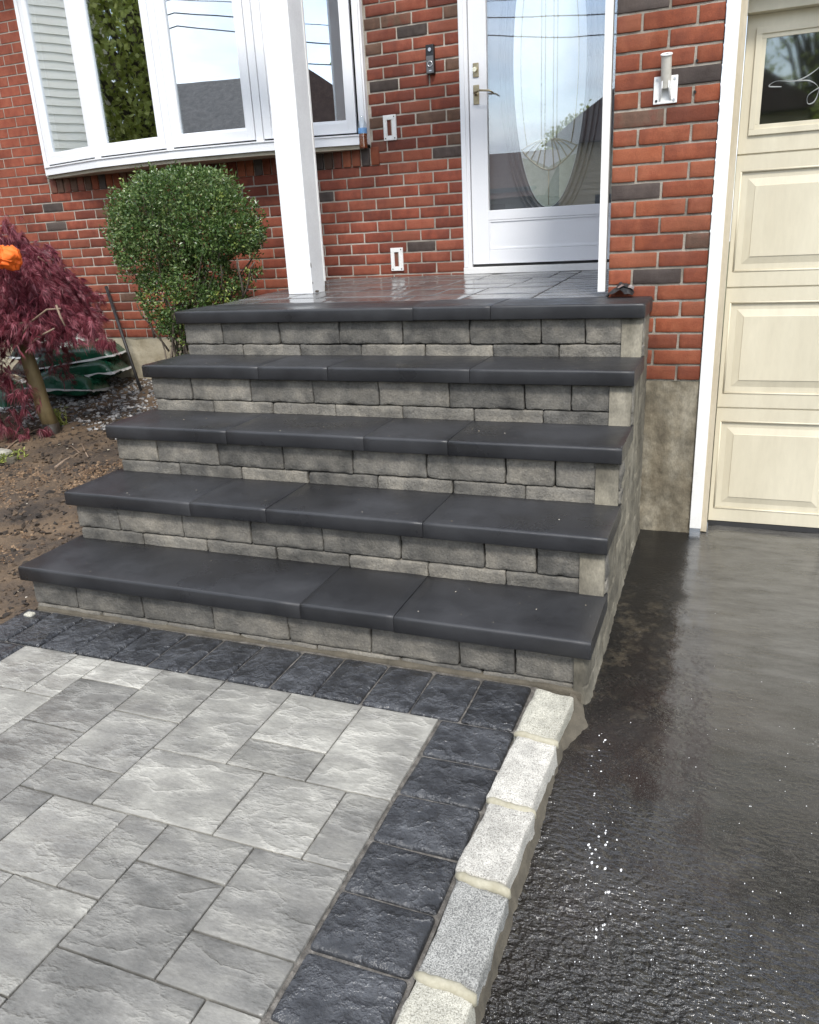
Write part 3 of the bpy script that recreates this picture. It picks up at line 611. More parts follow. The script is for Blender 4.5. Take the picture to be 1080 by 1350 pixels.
# landing floor of slate tiles behind the top caps
def zl(x, y): return ZT-0.002+0.042*max(0, y)/D
place('landing_bed', mesh_from('bed', [(-2.42, 0.0, ZT-.012), (-.405, 0.0, ZT-.012), (-.405, D, ZT+.0285), (-2.42, D, ZT+.0285)], [(0, 1, 2, 3)]), 'joint_sand', stair)
rr = random.Random(3); y = 0.019; row = 0; tk = 0
while y < D-0.03:
    hgt = [0.21, 0.30, 0.21, 0.27, 0.21, 0.24][row % 6]; y1 = min(y+hgt, D-0.005); x = -2.43
    while x < -0.78:
        ln = rr.choice([0.21, 0.30, 0.42]); x1 = min(x+ln, -0.745)
        if -0.745-x1 < 0.12: x1 = -0.745
        me = rbox('tile', x1-x-0.007, y1-y-0.007, 0.03, 0.004, (5, 5, 1), top=slate(200+tk, 0.0016, True), seed=tk); tk += 1
        put('landing_tile', me, 'landing_tile', stair, ((x+x1)/2, (y+y1)/2, zl(x, (y+y1)/2)-0.015), rot=(math.atan(0.042/D)+rr.uniform(-.004, .004), rr.uniform(-.004, .004), 0)); x = x1
    y = y1; row += 1
y = 0.019
while y < D-0.05:
    y1 = min(y+0.112, D-.005)
    me = rbox('tile', 0.325, y1-y-0.008, 0.03, 0.005, (5, 3, 1), top=slate(300+tk, 0.0016, True), seed=tk); tk += 1
    put('landing_tile', me, 'landing_tile', stair, (-0.575, (y+y1)/2, zl(0, (y+y1)/2)-0.014), rot=(math.atan(0.042/D), rr.uniform(-.006, .006), 0)); y = y1

# ------------------------------------------------------------------ house
house = thing('brick_house', (-2.2, D, -0.7), 'red brick house front with bow window, white glass entry door and cream garage door', 'house')
wall = place('facade_wall', MB().box(-9.0, -4.752, D+0.0048, D+0.16, 0.004, 2.75).box(-4.752, -2.105, D+0.0048, D+0.16, 0.004, 1.19).box(-2.105, XD-0.012, D+0.0048, D+0.16, 0.004, 2.75)
             .box(-4.752, -2.105, D+0.0048, D+0.16, 2.60, 2.75).box(XD-0.012, -0.40, D+0.0048, D+0.16, 2.62, 2.75).mesh('wall'), 'mortar_light', house)
fm = grid(-9.0, -2.40, -1.4, 0.002, 330, 70, lambda x, z: D+0.004-0.010*nz((x, z, 0), 3)-0.007*nz((x, z, 5), 9)-0.004*nz((x, z, 7), 24))
a = np.empty(len(fm.vertices)*3); fm.vertices.foreach_get('co', a); a = a.reshape(-1, 3)[:, [0, 2, 1]]; fm.vertices.foreach_set('co', a.ravel()); fm.update()
place('foundation', fm, 'parging_pale', house)
# bricks
def near(lst, x, z, y, tol=7):
    u, v = px(x, y, z)
    return any(abs(u-a) < tol*1.3 and abs(v-b) < tol for a, b in lst)
DARKF = [(541.7, 40.3), (500.8, 113), (586.7, 200.8), (552.5, 324), (68.5, 274), (31.7, 159), (426.7, 258)]
BRNF = [(485.8, 32.5), (517.5, 27.5), (487.5, 65), (592.5, 84), (593, 151.7), (492.5, 162.5), (563, 156), (595, 184), (494, 193), (592, 16)]
DARKP = [(842, 4.5), (919, 95), (835, 252), (864.5, 361.7)]
BRNP = [(839, 157), (922, 316)]
bvar = [rbox('brick', 0.190, 0.09, 0.0582, 0.0026, (7, 1, 3), amp=0.0022, fr=19, seed=i+90, rs=1, chip=2.2, fine=0.0009) for i in range(12)]
for me in bvar: me.materials.append(MATS['brick_red'])
far = []
for m in range(0, 39):
    z = (m+1)*CRS-0.0582/2+DZ
    off = 0 if m % 2 == 0 else BL/2
    for kk in range(-1, 38):
        x1 = XD-kk*BL-off-MJ; x0 = x1-(BL-MJ)
        if kk == 0 and off == 0: x1 = XD-0.001
        x1 = min(x1, XD-0.001)
        iv = [(x0, x1)]
        zlo, zhi = z-0.029, z+0.029
        if zhi > 1.09 and zlo < 2.62:
            lo, hi = (-4.765, -2.055) if zhi < 1.215 else (-4.755, -2.105)
            niv = []
            for q0, q1 in iv:
                if q0 < lo: niv.append((q0, min(q1, lo-(MJ if q1 > lo else 0))))
                if q1 > hi: niv.append((max(q0, hi+(MJ if q0 < hi else 0)), q1))
            iv = niv
        for q0, q1 in iv:
            if q1-q0 > 0.022 and q0 > -9: far.append((q0, q1, z))
nb = 0
show = []; rest = []
for q0, q1, z in far:
    u, v = px((q0+q1)/2, D, z)
    ok = -14 < u < 1090 and -8 < v
    if z < zl(0, D)-0.02 and q0 > -2.40: ok = False
    if 340 < u < 385 and v > 0 and px(q0, D, z)[0] > 348-(345-380)*v/390 and px(q1, D, z)[0] < 408+.08*v: ok = False   # behind the post
    if z < 0.0+CRS*4 and u > 225 and u < 420: ok = False        # behind the steps
    (show if ok else rest).append((q0, q1, z, u))
show.sort(key=lambda t: -t[3]*0.0003-(t[1]-t[0]))
LIM = 292
rest += show[LIM:]; show = show[:LIM]
print('far bricks', len(show), 'rest', len(rest))
def brick_at(q0, q1, z, y, parent, dk, br, base, sz=None):
    mt = 'brick_dark' if near(dk, (q0+q1)/2, z, y) else 'brick_brown' if near(br, (q0+q1)/2, z, y) else base
    if mt == base:
        q = rng.random()
        if u_far(q0, z, y) and q < 0.05: mt = 'brick_brown'
        if u_far(q0, z, y) and q < 0.012: mt = 'brick_dark'
    return put('brick', rng.choice(bvar), mt, parent, ((q0+q1)/2, y+0.045+rng.uniform(-.0014, .0014), z), scale=((q1-q0)/0.190, 1, 1), rot=(0, rng.uniform(-.004, .004), rng.uniform(-.004, .004)), obmat=True)
def u_far(x, z, y): return y > 0.5 and x < -2.2
for q0, q1, z, u in show: brick_at(q0, q1, z, D, wall, DARKF, BRNF, 'brick_red')
def stuff_bricks(lst, y, name, parent, mat):
    mb = MB()
    for t in lst: mb.box(t[0], t[1], y+0.001, y+0.09, t[2]-0.0291, t[2]+0.0291)
    return meta(place(name, mb.mesh('bricks'), mat, parent), kind='stuff')
stuff_bricks(rest, D, 'brick_courses', wall, 'brick_red')
# rowlock sill under the window
x = -4.752; i = 0
rvar = [rbox('rowlock', 0.0565, 0.12, 0.104, 0.0028, (1, 1, 2), amp=0.0016, fr=16, seed=i+190, rs=1, chip=0.8) for i in range(4)]
for me in rvar: me.materials.append(MATS['brick_red'])
while x < -2.06:
    mt = ['brick_brown', 'brick_pier', 'brick_pier', 'brick_red', 'brick_dark', 'brick_pier', 'brick_brown', 'brick_pier'][rng.randrange(8)]
    if x < -4.3: mt = rng.choice(['brick_brown', 'brick_pier', 'brick_brown'])
    put('sill_brick', rvar[i % 4], mt, wall, (x+0.0283, D+0.052+rng.uniform(-.002, .002), 1.143), obmat=True); x += 0.0663; i += 1

# garage wall: pier, parged base, header, door
gw = place('garage_wall', MB().box(-0.398, -0.003, 0.0055, 0.12, 0.004, 1.95).box(-0.398, -0.30, 0.12, D+.16, 0.004, 2.3).box(-0.003, 4.6, 0.02, 0.14, 1.50, 1.95).mesh('gwall'), 'mortar_grey', house)
pb = []
for m in range(0, 28):
    z = (m+1)*CRS-0.0291
    top_even = (m+1) % 2 == 0
    segs = [(-0.1937, 0.0), (-0.397, -0.2032)] if top_even else [(-0.0921, 0.0), (-0.2953, -0.1016), (-0.397, -0.3048)]
    for q0, q1 in segs:
        u, v = px((q0+q1)/2, 0, z)
        if v > -12: brick_at(q0, q1, z, 0.0, gw, DARKP, BRNP, 'brick_pier')
        else: pb.append((q0, q1, z))
stuff_bricks(pb, 0.0, 'brick_courses', gw, 'brick_pier')
mb = MB()
for m in range(0, 33):
    for kk in range(0, 7):
        y0 = 0.10+kk*0.2032+(0.1 if m % 2 else 0)
        if y0+.19 < D: mb.box(-0.405, -0.33, y0, y0+0.1937, (m+1)*CRS-0.0582, (m+1)*CRS)
meta(place('brick_courses', mb.mesh('return'), 'brick_pier', gw), kind='stuff')
fm = grid(-0.41, 0.004, -1.0, 0.003, 60, 120, lambda x, z: 0.003-0.006*nz((x, z, 0), 5)-0.006*nz((x, z, 5), 13)-0.003*nz((x, z, 7), 34)+0.012*max(0, nz((x, z, 2), 8)-.25)*(x > -.1))
a = np.empty(len(fm.vertices)*3); fm.vertices.foreach_get('co', a); a = a.reshape(-1, 3)[:, [0, 2, 1]]; fm.vertices.foreach_set('co', a.ravel()); fm.update()
place('foundation', fm, 'parging', house)
place('corner_trim', box(-0.445, -0.413, 0.012, 0.05, ZT+0.02, 2.2, 0.002), 'white_trim', house)
place('garage_trim', box(0.003, 0.052, -0.012, 0.03, -0.668, 1.46, 0.002), 'white_trim', house)
place('garage_jamb', box(0.050, 0.076, 0.016, 0.145, -0.69, 1.46), 'jamb_beige', house)
place('garage_header', box(0.003, 4.5, -0.010, 0.145, 1.462, 1.60), 'jamb_beige', house)
place('garage_header_trim', box(0.0765, 4.4, 0.075, 0.13, 1.388, 1.461), 'garage_cream', house)
# garage door: four sections with raised panels
gd = place('garage_door', box(0.078, 2.55, 0.128, 0.16, -0.672, 1.387), 'garage_cream', house)
GY0 = 0.1205
def frame_sec(z0, z1, name):
    """one section of the door: sheet with bevelled raised panels"""
    mb = MB()
    pw = 0.50; xs_ = []; x = 0.100
    while x+pw*0.9 < 2.5: xs_.append((x, x+pw-0.04)); x += pw
    ysf = GY0
    edges = [0.080]+[v for p in xs_ for v in p]+[2.54]
    zo0, zo1 = z0+0.066, z1-0.062
    # flat stiles and rails
    mb.box(0.080, 2.54, ysf, 0.128, z0+0.0035, zo0); mb.box(0.080, 2.54, ysf, 0.128, zo1, z1-0.0035)
    for i in range(0, len(edges), 2): mb.box(edges[i], edges[i+1], ysf, 0.128, zo0, zo1)
    o = place(name, mb.mesh('sec'), 'garage_cream', gd)
    return o, xs_, zo0, zo1
for z0, z1 in ((0.382, 0.898), (-0.134, 0.382), (-0.672, -0.134)):
    o, xs_, a0, a1 = frame_sec(z0, z1, 'door_section')
    for p0, p1 in xs_[:3]:
        q = 0.056; ye, yi = GY0+0.010, GY0-0.002
        vs = [(p0, ye, a0), (p1, ye, a0), (p1, ye, a1), (p0, ye, a1), (p0+.006, ye+.003, a0+.006), (p1-.006, ye+.003, a0+.006), (p1-.006, ye+.003, a1-.006), (p0+.006, ye+.003, a1-.006),
              (p0+q, yi+.0025, a0+q), (p1-q, yi+.0025, a0+q), (p1-q, yi+.0025, a1-q), (p0+q, yi+.0025, a1-q), (p0+q+.002, yi, a0+q+.002), (p1-q-.002, yi, a0+q+.002), (p1-q-.002, yi, a1-q-.002), (p0+q+.002, yi, a1-q-.002)]
        fs = [(r*4+i, r*4+(i+1) % 4, r*4+4+(i+1) % 4, r*4+4+i) for r in range(3) for i in range(4)]+[(12, 13, 14, 15)]
        place('raised_panel', mesh_from('rp', vs, fs), 'garage_cream', gd)
    for p0, p1 in xs_[:3]:     # rounded lip around the recess
        mb = MB(); 
        for a_, b_ in (((p0, a0), (p1, a0)), ((p1, a0), (p1, a1)), ((p1, a1), (p0, a1)), ((p0, a1), (p0, a0))): mb.tube([(a_[0], GY0+.002, a_[1]), (b_[0], GY0+.002, b_[1])], 0.0045, 8)
        place('panel_lip', mb.mesh('lip', True), 'garage_cream', gd)
# top section with glazed lights
mb = MB(); z0, z1 = 0.898, 1.387
wx = [(0.114, 0.600), (0.640, 1.126), (1.166, 1.652)]
wz0, wz1 = 0.966, 1.341
mb.box(0.080, 2.54, GY0, 0.128, z0+0.0035, wz0).box(0.080, 2.54, GY0, 0.128, wz1, z1)
ed = [0.080]+[v for p in wx for v in p]+[2.54]
for i in range(0, len(ed), 2): mb.box(ed[i], ed[i+1], GY0, 0.128, wz0, wz1)
place('door_section', mb.mesh('topsec'), 'garage_cream', gd)
for p0, p1 in wx:
    mb = MB()
    for q, yy, t in ((0.0, GY0-0.009, 0.022), (0.020, GY0-0.003, 0.018)):
        a0_, a1_, b0_, b1_ = p0+q, p1-q, wz0+q, wz1-q
        mb.box(a0_, a1_, yy, 0.1275, b0_, b0_+t).box(a0_, a1_, yy, 0.1275, b1_-t, b1_).box(a0_, a0_+t, yy, 0.1275, b0_+t, b1_-t).box(a1_-t, a1_, yy, 0.1275, b0_+t, b1_-t)
    place('window_frame', mb.mesh('wf', bevel=0.0015), 'garage_cream', gd)
    place('window_backing', box(p0+.03, p1-.03, 0.1265, 0.1275, wz0+.03, wz1-.03), 'room_dark', gd)
    place('window_pane', box(p0+.034, p1-.034, 0.1215, 0.1225, wz0+.034, wz1-.034), 'garage_glass', gd)
    c = [(0.08, 0.42), (0.03, 0.44), (0.06, 0.49), (0.14, 0.47), (0.21, 0.57), (0.245, 0.70), (0.25, 0.78)]
    c2 = [(0.13, 0.47), (0.19, 0.45), (0.225, 0.36), (0.215, 0.22), (0.19, 0.2), (0.19, 0.3), (0.25, 0.40)]
    for cc in (c, c2):
        pts = []
        for i in range(len(cc)-1):
            for s in range(6):
                t = s/6; P = [cc[max(i-1, 0)], cc[i], cc[i+1], cc[min(i+2, len(cc)-1)]]
                f = lambda k: 0.5*((2*P[1][k])+(-P[0][k]+P[2][k])*t+(2*P[0][k]-5*P[1][k]+4*P[2][k]-P[3][k])*t*t+(-P[0][k]+3*P[1][k]-3*P[2][k]+P[3][k])*t**3)
                pts.append((p0+0.034+f(0)*0.9, 0.1205, wz0+0.034+f(1)*0.31))
        place('etched_scroll', MB().tube(pts, [0.0018+0.0012*math.sin(i*.4) for i in range(len(pts))], 6).mesh('scroll', True), 'etch_white', gd)
place('bottom_seal', box(0.080, 2.54, 0.119, 0.15, -0.694, -0.672), 'rubber', gd)
place('track_bracket', box(0.0625, 0.0765, 0.03, 0.115, 0.66, 0.86), 'silver', gd)
mb = MB(); mb.v = [(-.62, -.26, 1.93), (4.9, -.26, 1.93), (4.9, 3.0, 3.15), (-.62, 3.0, 3.15), (-.62, -.26, 2.02), (4.9, -.26, 2.02), (4.9, 3.0, 3.24), (-.62, 3.0, 3.24)]
mb.f = [(0, 3, 2, 1), (4, 5, 6, 7), (0, 1, 5, 4), (1, 2, 6, 5), (2, 3, 7, 6), (3, 0, 4, 7)]
place('garage_roof', mb.mesh('groof'), 'shingle', house)
mb = MB(); mb.v = [(-9.2, D-.35, 2.78), (4.9, D-.35, 2.78), (4.9, 6.5, 5.0), (-9.2, 6.5, 5.0), (-9.2, D-.35, 2.9), (4.9, D-.35, 2.9), (4.9, 6.5, 5.12), (-9.2, 6.5, 5.12)]
mb.f = [(0, 3, 2, 1), (4, 5, 6, 7), (0, 1, 5, 4), (1, 2, 6, 5), (2, 3, 7, 6), (3, 0, 4, 7)]
place('roof', mb.mesh('roof'), 'shingle', house)

# bow window: four lights on a shallow arc
bw = place('bow_window', box(-4.74, -2.118, D-0.012, D+0.10, 2.545, 2.60), 'white_vinyl', house)
AN = [R(15), R(5), R(-5), R(-15)]; WW = 2.58/sum(math.cos(a) for a in AN)
nodes = [Vector((-4.72, D-0.035))]
for a in AN: nodes.append(nodes[-1]+Vector((WW*math.cos(a), -WW*math.sin(a))))
WZ0, WZ1 = 1.270, 2.55
def arc_slab(off0, off1, z0, z1, x_in=0.0):
    """slab that follows the bow, from OFF0 in front of the arc back to OFF1 behind it"""
    vs = []; fs = []
    nn = len(nodes)
    for q, zz_ in ((off0, z0), (off1, z0), (off1, z1), (off0, z1)):
        for i, p in enumerate(nodes): vs.append((p.x, p.y-q if q != 'wall' else D+0.02, zz_))
    for r in range(4):
        for i in range(nn-1): fs.append((r*nn+i, r*nn+i+1, ((r+1) % 4)*nn+i+1, ((r+1) % 4)*nn+i))
    fs += [(0, nn, 2*nn, 3*nn), (nn-1, 4*nn-1, 3*nn-1, 2*nn-1)]
    me = mesh_from('slab', vs, fs); bm = bmesh.new(); bm.from_mesh(me); bmesh.ops.recalc_face_normals(bm, faces=bm.faces); bm.to_mesh(me); bm.free()
    return me
place('sill', arc_slab(0.022, 'wall', 1.212, 1.262), 'white_vinyl', bw)
place('sill_lip', arc_slab(0.030, -0.05, 1.262, 1.270), 'white_vinyl', bw)
place('soffit', arc_slab(0.004, 'wall', 1.188, 1.211), 'soffit_beige', bw)
for xj0, xj1 in ((-4.752, -4.700), (-2.158, -2.104)):
    place('casing', MB().box(xj0, xj1, D-0.030, D+0.10, 1.212, 2.6).box(xj0+.012, xj1-.010, D-.042, D-.030, 1.214, 2.6).mesh('casing'), 'white_vinyl', bw)
for i, a in enumerate(AN):
    p, q = nodes[i], nodes[i+1]; mid = (p+q)/2; W2 = WW/2
    rot = (0, 0, -a)
    def loc(me, name, mat): 
        return put(name, me, mat, bw, (mid.x, mid.y, (WZ0+WZ1)/2), rot=rot)
    H2 = (WZ1-WZ0)/2; s0 = W2-0.030; t = 0.052
    mb = MB()
    mb.box(-s0, -s0+t, -0.012, 0.04, -H2+.012, H2).box(s0-t, s0, -0.012, 0.04, -H2+.012, H2).box(-s0+t, s0-t, -0.012, 0.04, -H2+.012, -H2+.012+t+.01).box(-s0+t, s0-t, -0.012, 0.04, H2-t, H2)
    g = s0-t
    mb.box(-g, -g+.012, -0.004, 0.04, -H2+.07, H2-t).box(g-.012, g, -0.004, 0.04, -H2+.07, H2-t).box(-g+.012, g-.012, -0.004, 0.04, -H2+.074, -H2+.088)
    loc(mb.mesh('sash', bevel=0.003), 'sash', 'white_vinyl')
    loc(box(-s0-.003, s0+.003, 0.006, 0.045, -H2-.0, -H2+.0115), 'sash_seal', 'dark_gap')
    loc(box(-s0+.01, s0-.01, 0.012, 0.016, -H2+.05, H2-.03), 'window_pane', 'window_glass')
for i in range(1, 4):
    p = nodes[i]; place('mullion', box(p.x-0.026, p.x+0.026, p.y-0.006, p.y+0.07, WZ0, WZ1, 0.002), 'white_vinyl', bw)
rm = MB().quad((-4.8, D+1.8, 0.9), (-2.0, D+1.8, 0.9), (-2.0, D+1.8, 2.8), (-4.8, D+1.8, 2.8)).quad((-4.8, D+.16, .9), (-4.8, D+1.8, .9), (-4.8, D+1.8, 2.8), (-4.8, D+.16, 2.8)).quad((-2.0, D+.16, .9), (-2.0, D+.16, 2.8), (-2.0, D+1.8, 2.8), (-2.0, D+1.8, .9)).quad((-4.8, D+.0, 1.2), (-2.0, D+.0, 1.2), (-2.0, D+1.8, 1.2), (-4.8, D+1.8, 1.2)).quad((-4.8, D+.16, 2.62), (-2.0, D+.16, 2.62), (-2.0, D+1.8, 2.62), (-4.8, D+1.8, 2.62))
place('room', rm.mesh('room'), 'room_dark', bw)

# entry: white storm door in front of an inner door with an oval light
ed_ = place('entry_door', MB().box(XD-0.010, -1.441, D-0.018, D+0.12, 0.425, 2.62).box(-0.478, -0.41, D-0.018, D+0.12, 0.425, 2.62).mesh('jamb', bevel=0.002), 'white_vinyl', house)
place('jamb_stop', MB().box(-1.4865, -1.462, D-0.026, D-0.018, 0.45, 2.62).mesh('stop'), 'white_vinyl', ed_)
place('threshold', box(-1.492, -0.412, D-0.035, D+0.12, 0.405, 0.445, 0.003), 'white_trim', ed_)
place('sill_plate', box(-1.492, -0.412, D-0.022, D+0.10, 0.36, 0.404), 'bracket_tube', ed_)
sx0, sx1, gz0 = -1.437, -0.482, 0.777
fy0, fy1 = D-0.006, D+0.030
mb = MB().box(sx0, -1.330, fy0, fy1, 0.462, 2.6).box(-0.589, sx1, fy0, fy1, 0.462, 2.6).box(-1.330, -0.589, fy0, fy1, 0.720, gz0).box(-1.330, -0.589, fy0, fy1, 0.462, 0.545)
place('storm_frame', mb.mesh('storm', bevel=0.003), 'white_vinyl', ed_)
place('kick_panel', box(-1.329, -0.590, fy0+.006, fy1-.004, 0.546, 0.719), 'white_vinyl', ed_)
place('kick_bead', MB().box(-1.329, -0.590, fy0+.001, fy0+.008, 0.546, 0.556).box(-1.329, -0.590, fy0+.001, fy0+.008, 0.709, 0.719).box(-1.329, -1.319, fy0+.001, fy0+.008, 0.557, 0.708).mesh('bead'), 'white_vinyl', ed_)
place('sweep', box(sx0+.004, sx1-.004, fy0+.004, fy1, 0.447, 0.461), 'dark_gap', ed_)
place('storm_pane', box(-1.3295, -0.5895, D+0.012, D+0.015, gz0+.0005, 2.55), 'door_glass', ed_)
iy = D+0.062
place('inner_slab', box(-1.44, -0.478, iy, iy+.04, 0.45, 2.6), 'inner_door', ed_)
OC = Vector((-0.972, iy, 1.56)); oa, ob = 0.213, 0.785
def ell(a, b, n=64): return [(OC.x+a*math.cos(2*math.pi*i/n), OC.z+b*math.sin(2*math.pi*i/n)) for i in range(n)]
for q, rad, nm in ((0.018, 0.012, 'oval_moulding'), (0.055, 0.009, 'oval_moulding'), (0.085, 0.007, 'oval_moulding')):
    pts = [(x, iy-0.004, z) for x, z in ell(oa+q, ob+q)]; pts.append(pts[0]); place(nm, MB().tube(pts, rad, 8).mesh('om', True), 'inner_door', ed_)
e_ = ell(oa, ob); cut = 1.10
up_ = [p for p in e_ if p[1] >= cut]; 
vs = [(x, iy-0.003, z) for x, z in e_]
place('oval_light', mesh_from('oval', vs, [tuple(range(len(vs)))]), 'frosted', ed_)
lo = [(x, z) for x, z in ell(oa-.004, ob-.004, 200) if z < 1.07]; lo.sort(key=lambda p: math.atan2(p[1]-OC.z, p[0]-OC.x))
vs = [(x, iy-0.0045, z) for x, z in lo]+[(OC.x+.09, iy-.0045, 1.045), (OC.x, iy-.0045, 1.00), (OC.x-.09, iy-.0045, 1.045)]
place('oval_lower_light', mesh_from('ol', vs, [tuple(range(len(vs)))]), 'frosted_low', ed_)
def came(pts, r=0.003): place('lead_came', MB().tube([(OC.x+x, iy-0.006, z) for x, z in pts], r, 6).mesh('came', True), 'came', ed_)
for x in (-0.046, -0.024, 0.024, 0.046): came([(x, 1.14), (x, 2.30)])
for s in (-1, 1):
    came([(s*0.168*math.cos(t), 1.56+0.70*math.sin(t)) for t in [(-0.68+1.95*i/14) for i in range(15)]])
    for k_, (a1, zt_) in enumerate(((0.03, 1.0), (0.07, 1.02), (0.11, 1.045), (0.145, 1.075), (0.165, 1.105))):
        came([(s*(0.012+(a1-.012)*t), 1.155+(zt_-1.155)*(t**1.8)) for t in [i/8 for i in range(9)]], 0.0034)
    came([(s*0.168*t, 0.985+0.125*t**1.6) for t in [i/8 for i in range(9)]], 0.004)
came([(0, 0.985), (0, 0.79)], 0.003)
place('deadbolt', MB().box(-1.412, -1.376, fy0-.006, fy0, 1.515, 1.590).mesh('db', bevel=.003), 'brass', ed_)
place('deadbolt_cylinder', MB().tube([(-1.397, fy0-.005, 1.555), (-1.397, fy0-.020, 1.555)], 0.013, 16).mesh('cyl'), 'brass_bright', ed_)
place('handle_plate', MB().box(-1.412, -1.376, fy0-.006, fy0, 1.370, 1.475).mesh('hp', bevel=.003), 'brass', ed_)
hp = [(-1.398, fy0-.004, 1.425), (-1.396, fy0-.04, 1.427), (-1.36, fy0-.052, 1.437), (-1.30, fy0-.050, 1.430), (-1.275, fy0-.046, 1.414)]
place('lever_handle', MB().tube(hp, [.008, .007, .006, .0055, .004], 10).mesh('lev', True), 'brass', ed_)

# porch roof carried by the post
place('porch_beam', MB().box(-2.75, -0.63, 0.45, 0.63, 2.401, 2.56).mesh('pr'), 'white_paint', house)
post = thing('porch_post', (-2.155, 0.53, ZT), 'square white porch post with chipped paint at its foot', 'post')
vs = []
bx0, bx1, by0, by1 = -2.232, -2.079, 0.456, 0.62
def postbox(x0, x1, y0, y1):
    return box(x0, x1, y0, y1, ZT+0.012, 2.40, 0.003)
place('shaft', postbox(bx0, bx1, by0, by1), 'white_paint', post)
place('corner_bead', MB().box(bx1+.0005, bx1+.0035, by1-.012, by1+.003, ZT+.07, 2.40).mesh('cb'), 'white_trim', post)
mb = MB(); mb.v = [(bx1+.002, by1-.02, ZT+.012), (bx1+.002, by1-.002, ZT+.012), (bx1+.002, by1-.002, ZT+.13), (bx1+.002, by1-.007, ZT+.11), (bx1+.002, by1-.010, ZT+.06)]; mb.f = [(0, 1, 2, 3, 4)]
place('paint_chip', mb.mesh('chip'), 'bark_grey', post)
for yy, zz_, w_, h_ in ((by0+.004, ZT+.165, .010, .03), (by0+.008, ZT+.07, .008, .014), (by0+.05, ZT+.022, .05, .012)):
    mb = MB(); c = [(yy-w_/2, zz_), (yy-w_*.3, zz_+h_*.5), (yy+w_*.2, zz_+h_*.35), (yy+w_*.5, zz_+h_*.1), (yy+w_*.35, zz_-h_*.5), (yy-w_*.25, zz_-h_*.4)]
    mb.v = [(bx1+.0016, a_, b_) for a_, b_ in c]; mb.f = [tuple(range(6))]; place('paint_chip', mb.mesh('chip'), 'bark_grey', post)
place('foot', box(bx0+.01, bx1-.006, by0+.01, by1-.01, ZT-.004, ZT+.0125), 'tar', post)

# ------------------------------------------------------------------ small fittings on the walls
def box_frame(cx_, cz_, label):
    o = thing('wall_box_frame', (cx_, D, cz_), label, 'box frame', 'white recessed box frames set in the brick')
    w_, h_ = 0.043, 0.072
    mb = MB().box(cx_-w_, cx_+w_, D-.010, D+.004, cz_+h_*.62, cz_+h_).box(cx_-w_, cx_+w_, D-.010, D+.004, cz_-h_, cz_-h_*.62).box(cx_-w_, cx_-w_*.42, D-.010, D+.004, cz_-h_*.62, cz_+h_*.62).box(cx_+w_*.32, cx_+w_, D-.010, D+.004, cz_-h_*.62, cz_+h_*.62)
    place('frame', mb.mesh('fr', bevel=.002), 'bracket_white', o)
    place('recess', box(cx_-w_*.42, cx_+w_*.32, D-.002, D-.0015, cz_-h_*.62, cz_+h_*.62), 'brick_brown', o)
    place('inner_wall', box(cx_+w_*.18, cx_+w_*.315, D-.006, D-.003, cz_-h_*.6, cz_+h_*.6), 'mortar_light', o)
    for sx_, sz_ in ((-1, -1), (1, 1), (1, -1)):
        place('screw', MB().tube([(cx_+sx_*w_*.72, D-.0095, cz_+sz_*h_*.84), (cx_+sx_*w_*.72, D-.0125, cz_+sz_*h_*.84)], 0.004, 8).mesh('sc'), 'black_plastic', o)
box_frame(-1.958, 1.296, 'white rectangular box frame in the brick right of the window and its drink bottle')
box_frame(-1.957, 0.512, 'white rectangular box frame low in the brick wall just above the landing floor')
db = thing('doorbell', (-1.665, D, 1.641), 'black video doorbell with silver ring button on brick left of the door', 'doorbell')
place('housing', box(-1.695, -1.645, D-.030, D+.001, 1.560, 1.715, .004), 'black_plastic', db)
place('faceplate', box(-1.692, -1.648, D-.033, D-.030, 1.563, 1.655, .001), 'grey_plastic', db)
place('camera_eye', MB().tube([(-1.668, D-.030, 1.687), (-1.668, D-.036, 1.687)], .010, 16).mesh('eye'), 'silver', db)
pts = [(-1.669+.014*math.cos(t*math.pi/10), D-.034, 1.612+.014*math.sin(t*math.pi/10)) for t in range(21)]
place('button_ring', MB().tube(pts, .0035, 8).mesh('ring', True), 'silver', db)
place('logo_plate', box(-1.676, -1.660, D-.0345, D-.033, 1.573, 1.579), 'silver', db)
fb = thing('flag_bracket', (-0.2, 0, 1.152), 'white metal flagpole bracket with empty tube on brick pier beside the garage', 'flag bracket')
place('plate', box(-0.246, -0.156, -.008, 0.001, 1.098, 1.196, .003), 'bracket_white', fb)
c0 = Vector((-0.2, -0.012, 1.155)); dr = Vector((0, -0.32, 0.95)).normalized()
mb = MB(); mb.tube([c0+dr*.0, c0+dr*.115], .0195, 20, cap=False); place('tube', mb.mesh('tube', True), 'bracket_tube', fb)
place('tube_inside', MB().tube([c0+dr*.02, c0+dr*.1145], .015, 20, cap=False).mesh('ti', True), 'grey_plastic', fb)
ring = []
a_ = dr.cross(Vector((1, 0, 0))).normalized()
for t in range(25): ring.append(c0+dr*.114+(Vector((1, 0, 0))*math.cos(t*math.pi/12)+a_*math.sin(t*math.pi/12))*.019)
place('tube_rim', MB().tube(ring, .004, 8).mesh('rim', True), 'bracket_white', fb)
for s in (-1, 1):
    mb = MB(); mb.v = [(-.2+s*.018, -.009, 1.108), (-.2+s*.024, -.009, 1.108), (-.2+s*.024, -.009, 1.175), (-.2+s*.018, -.009, 1.175), (-.2+s*.010, -.036, 1.150), (-.2+s*.014, -.036, 1.150), (-.2+s*.014, -.036, 1.175), (-.2+s*.010, -.036, 1.175)]
    mb.f = [(0, 1, 2, 3), (4, 7, 6, 5), (0, 4, 5, 1), (1, 5, 6, 2), (2, 6, 7, 3), (3, 7, 4, 0)]; place('rib', mb.mesh('rib'), 'bracket_white', fb)
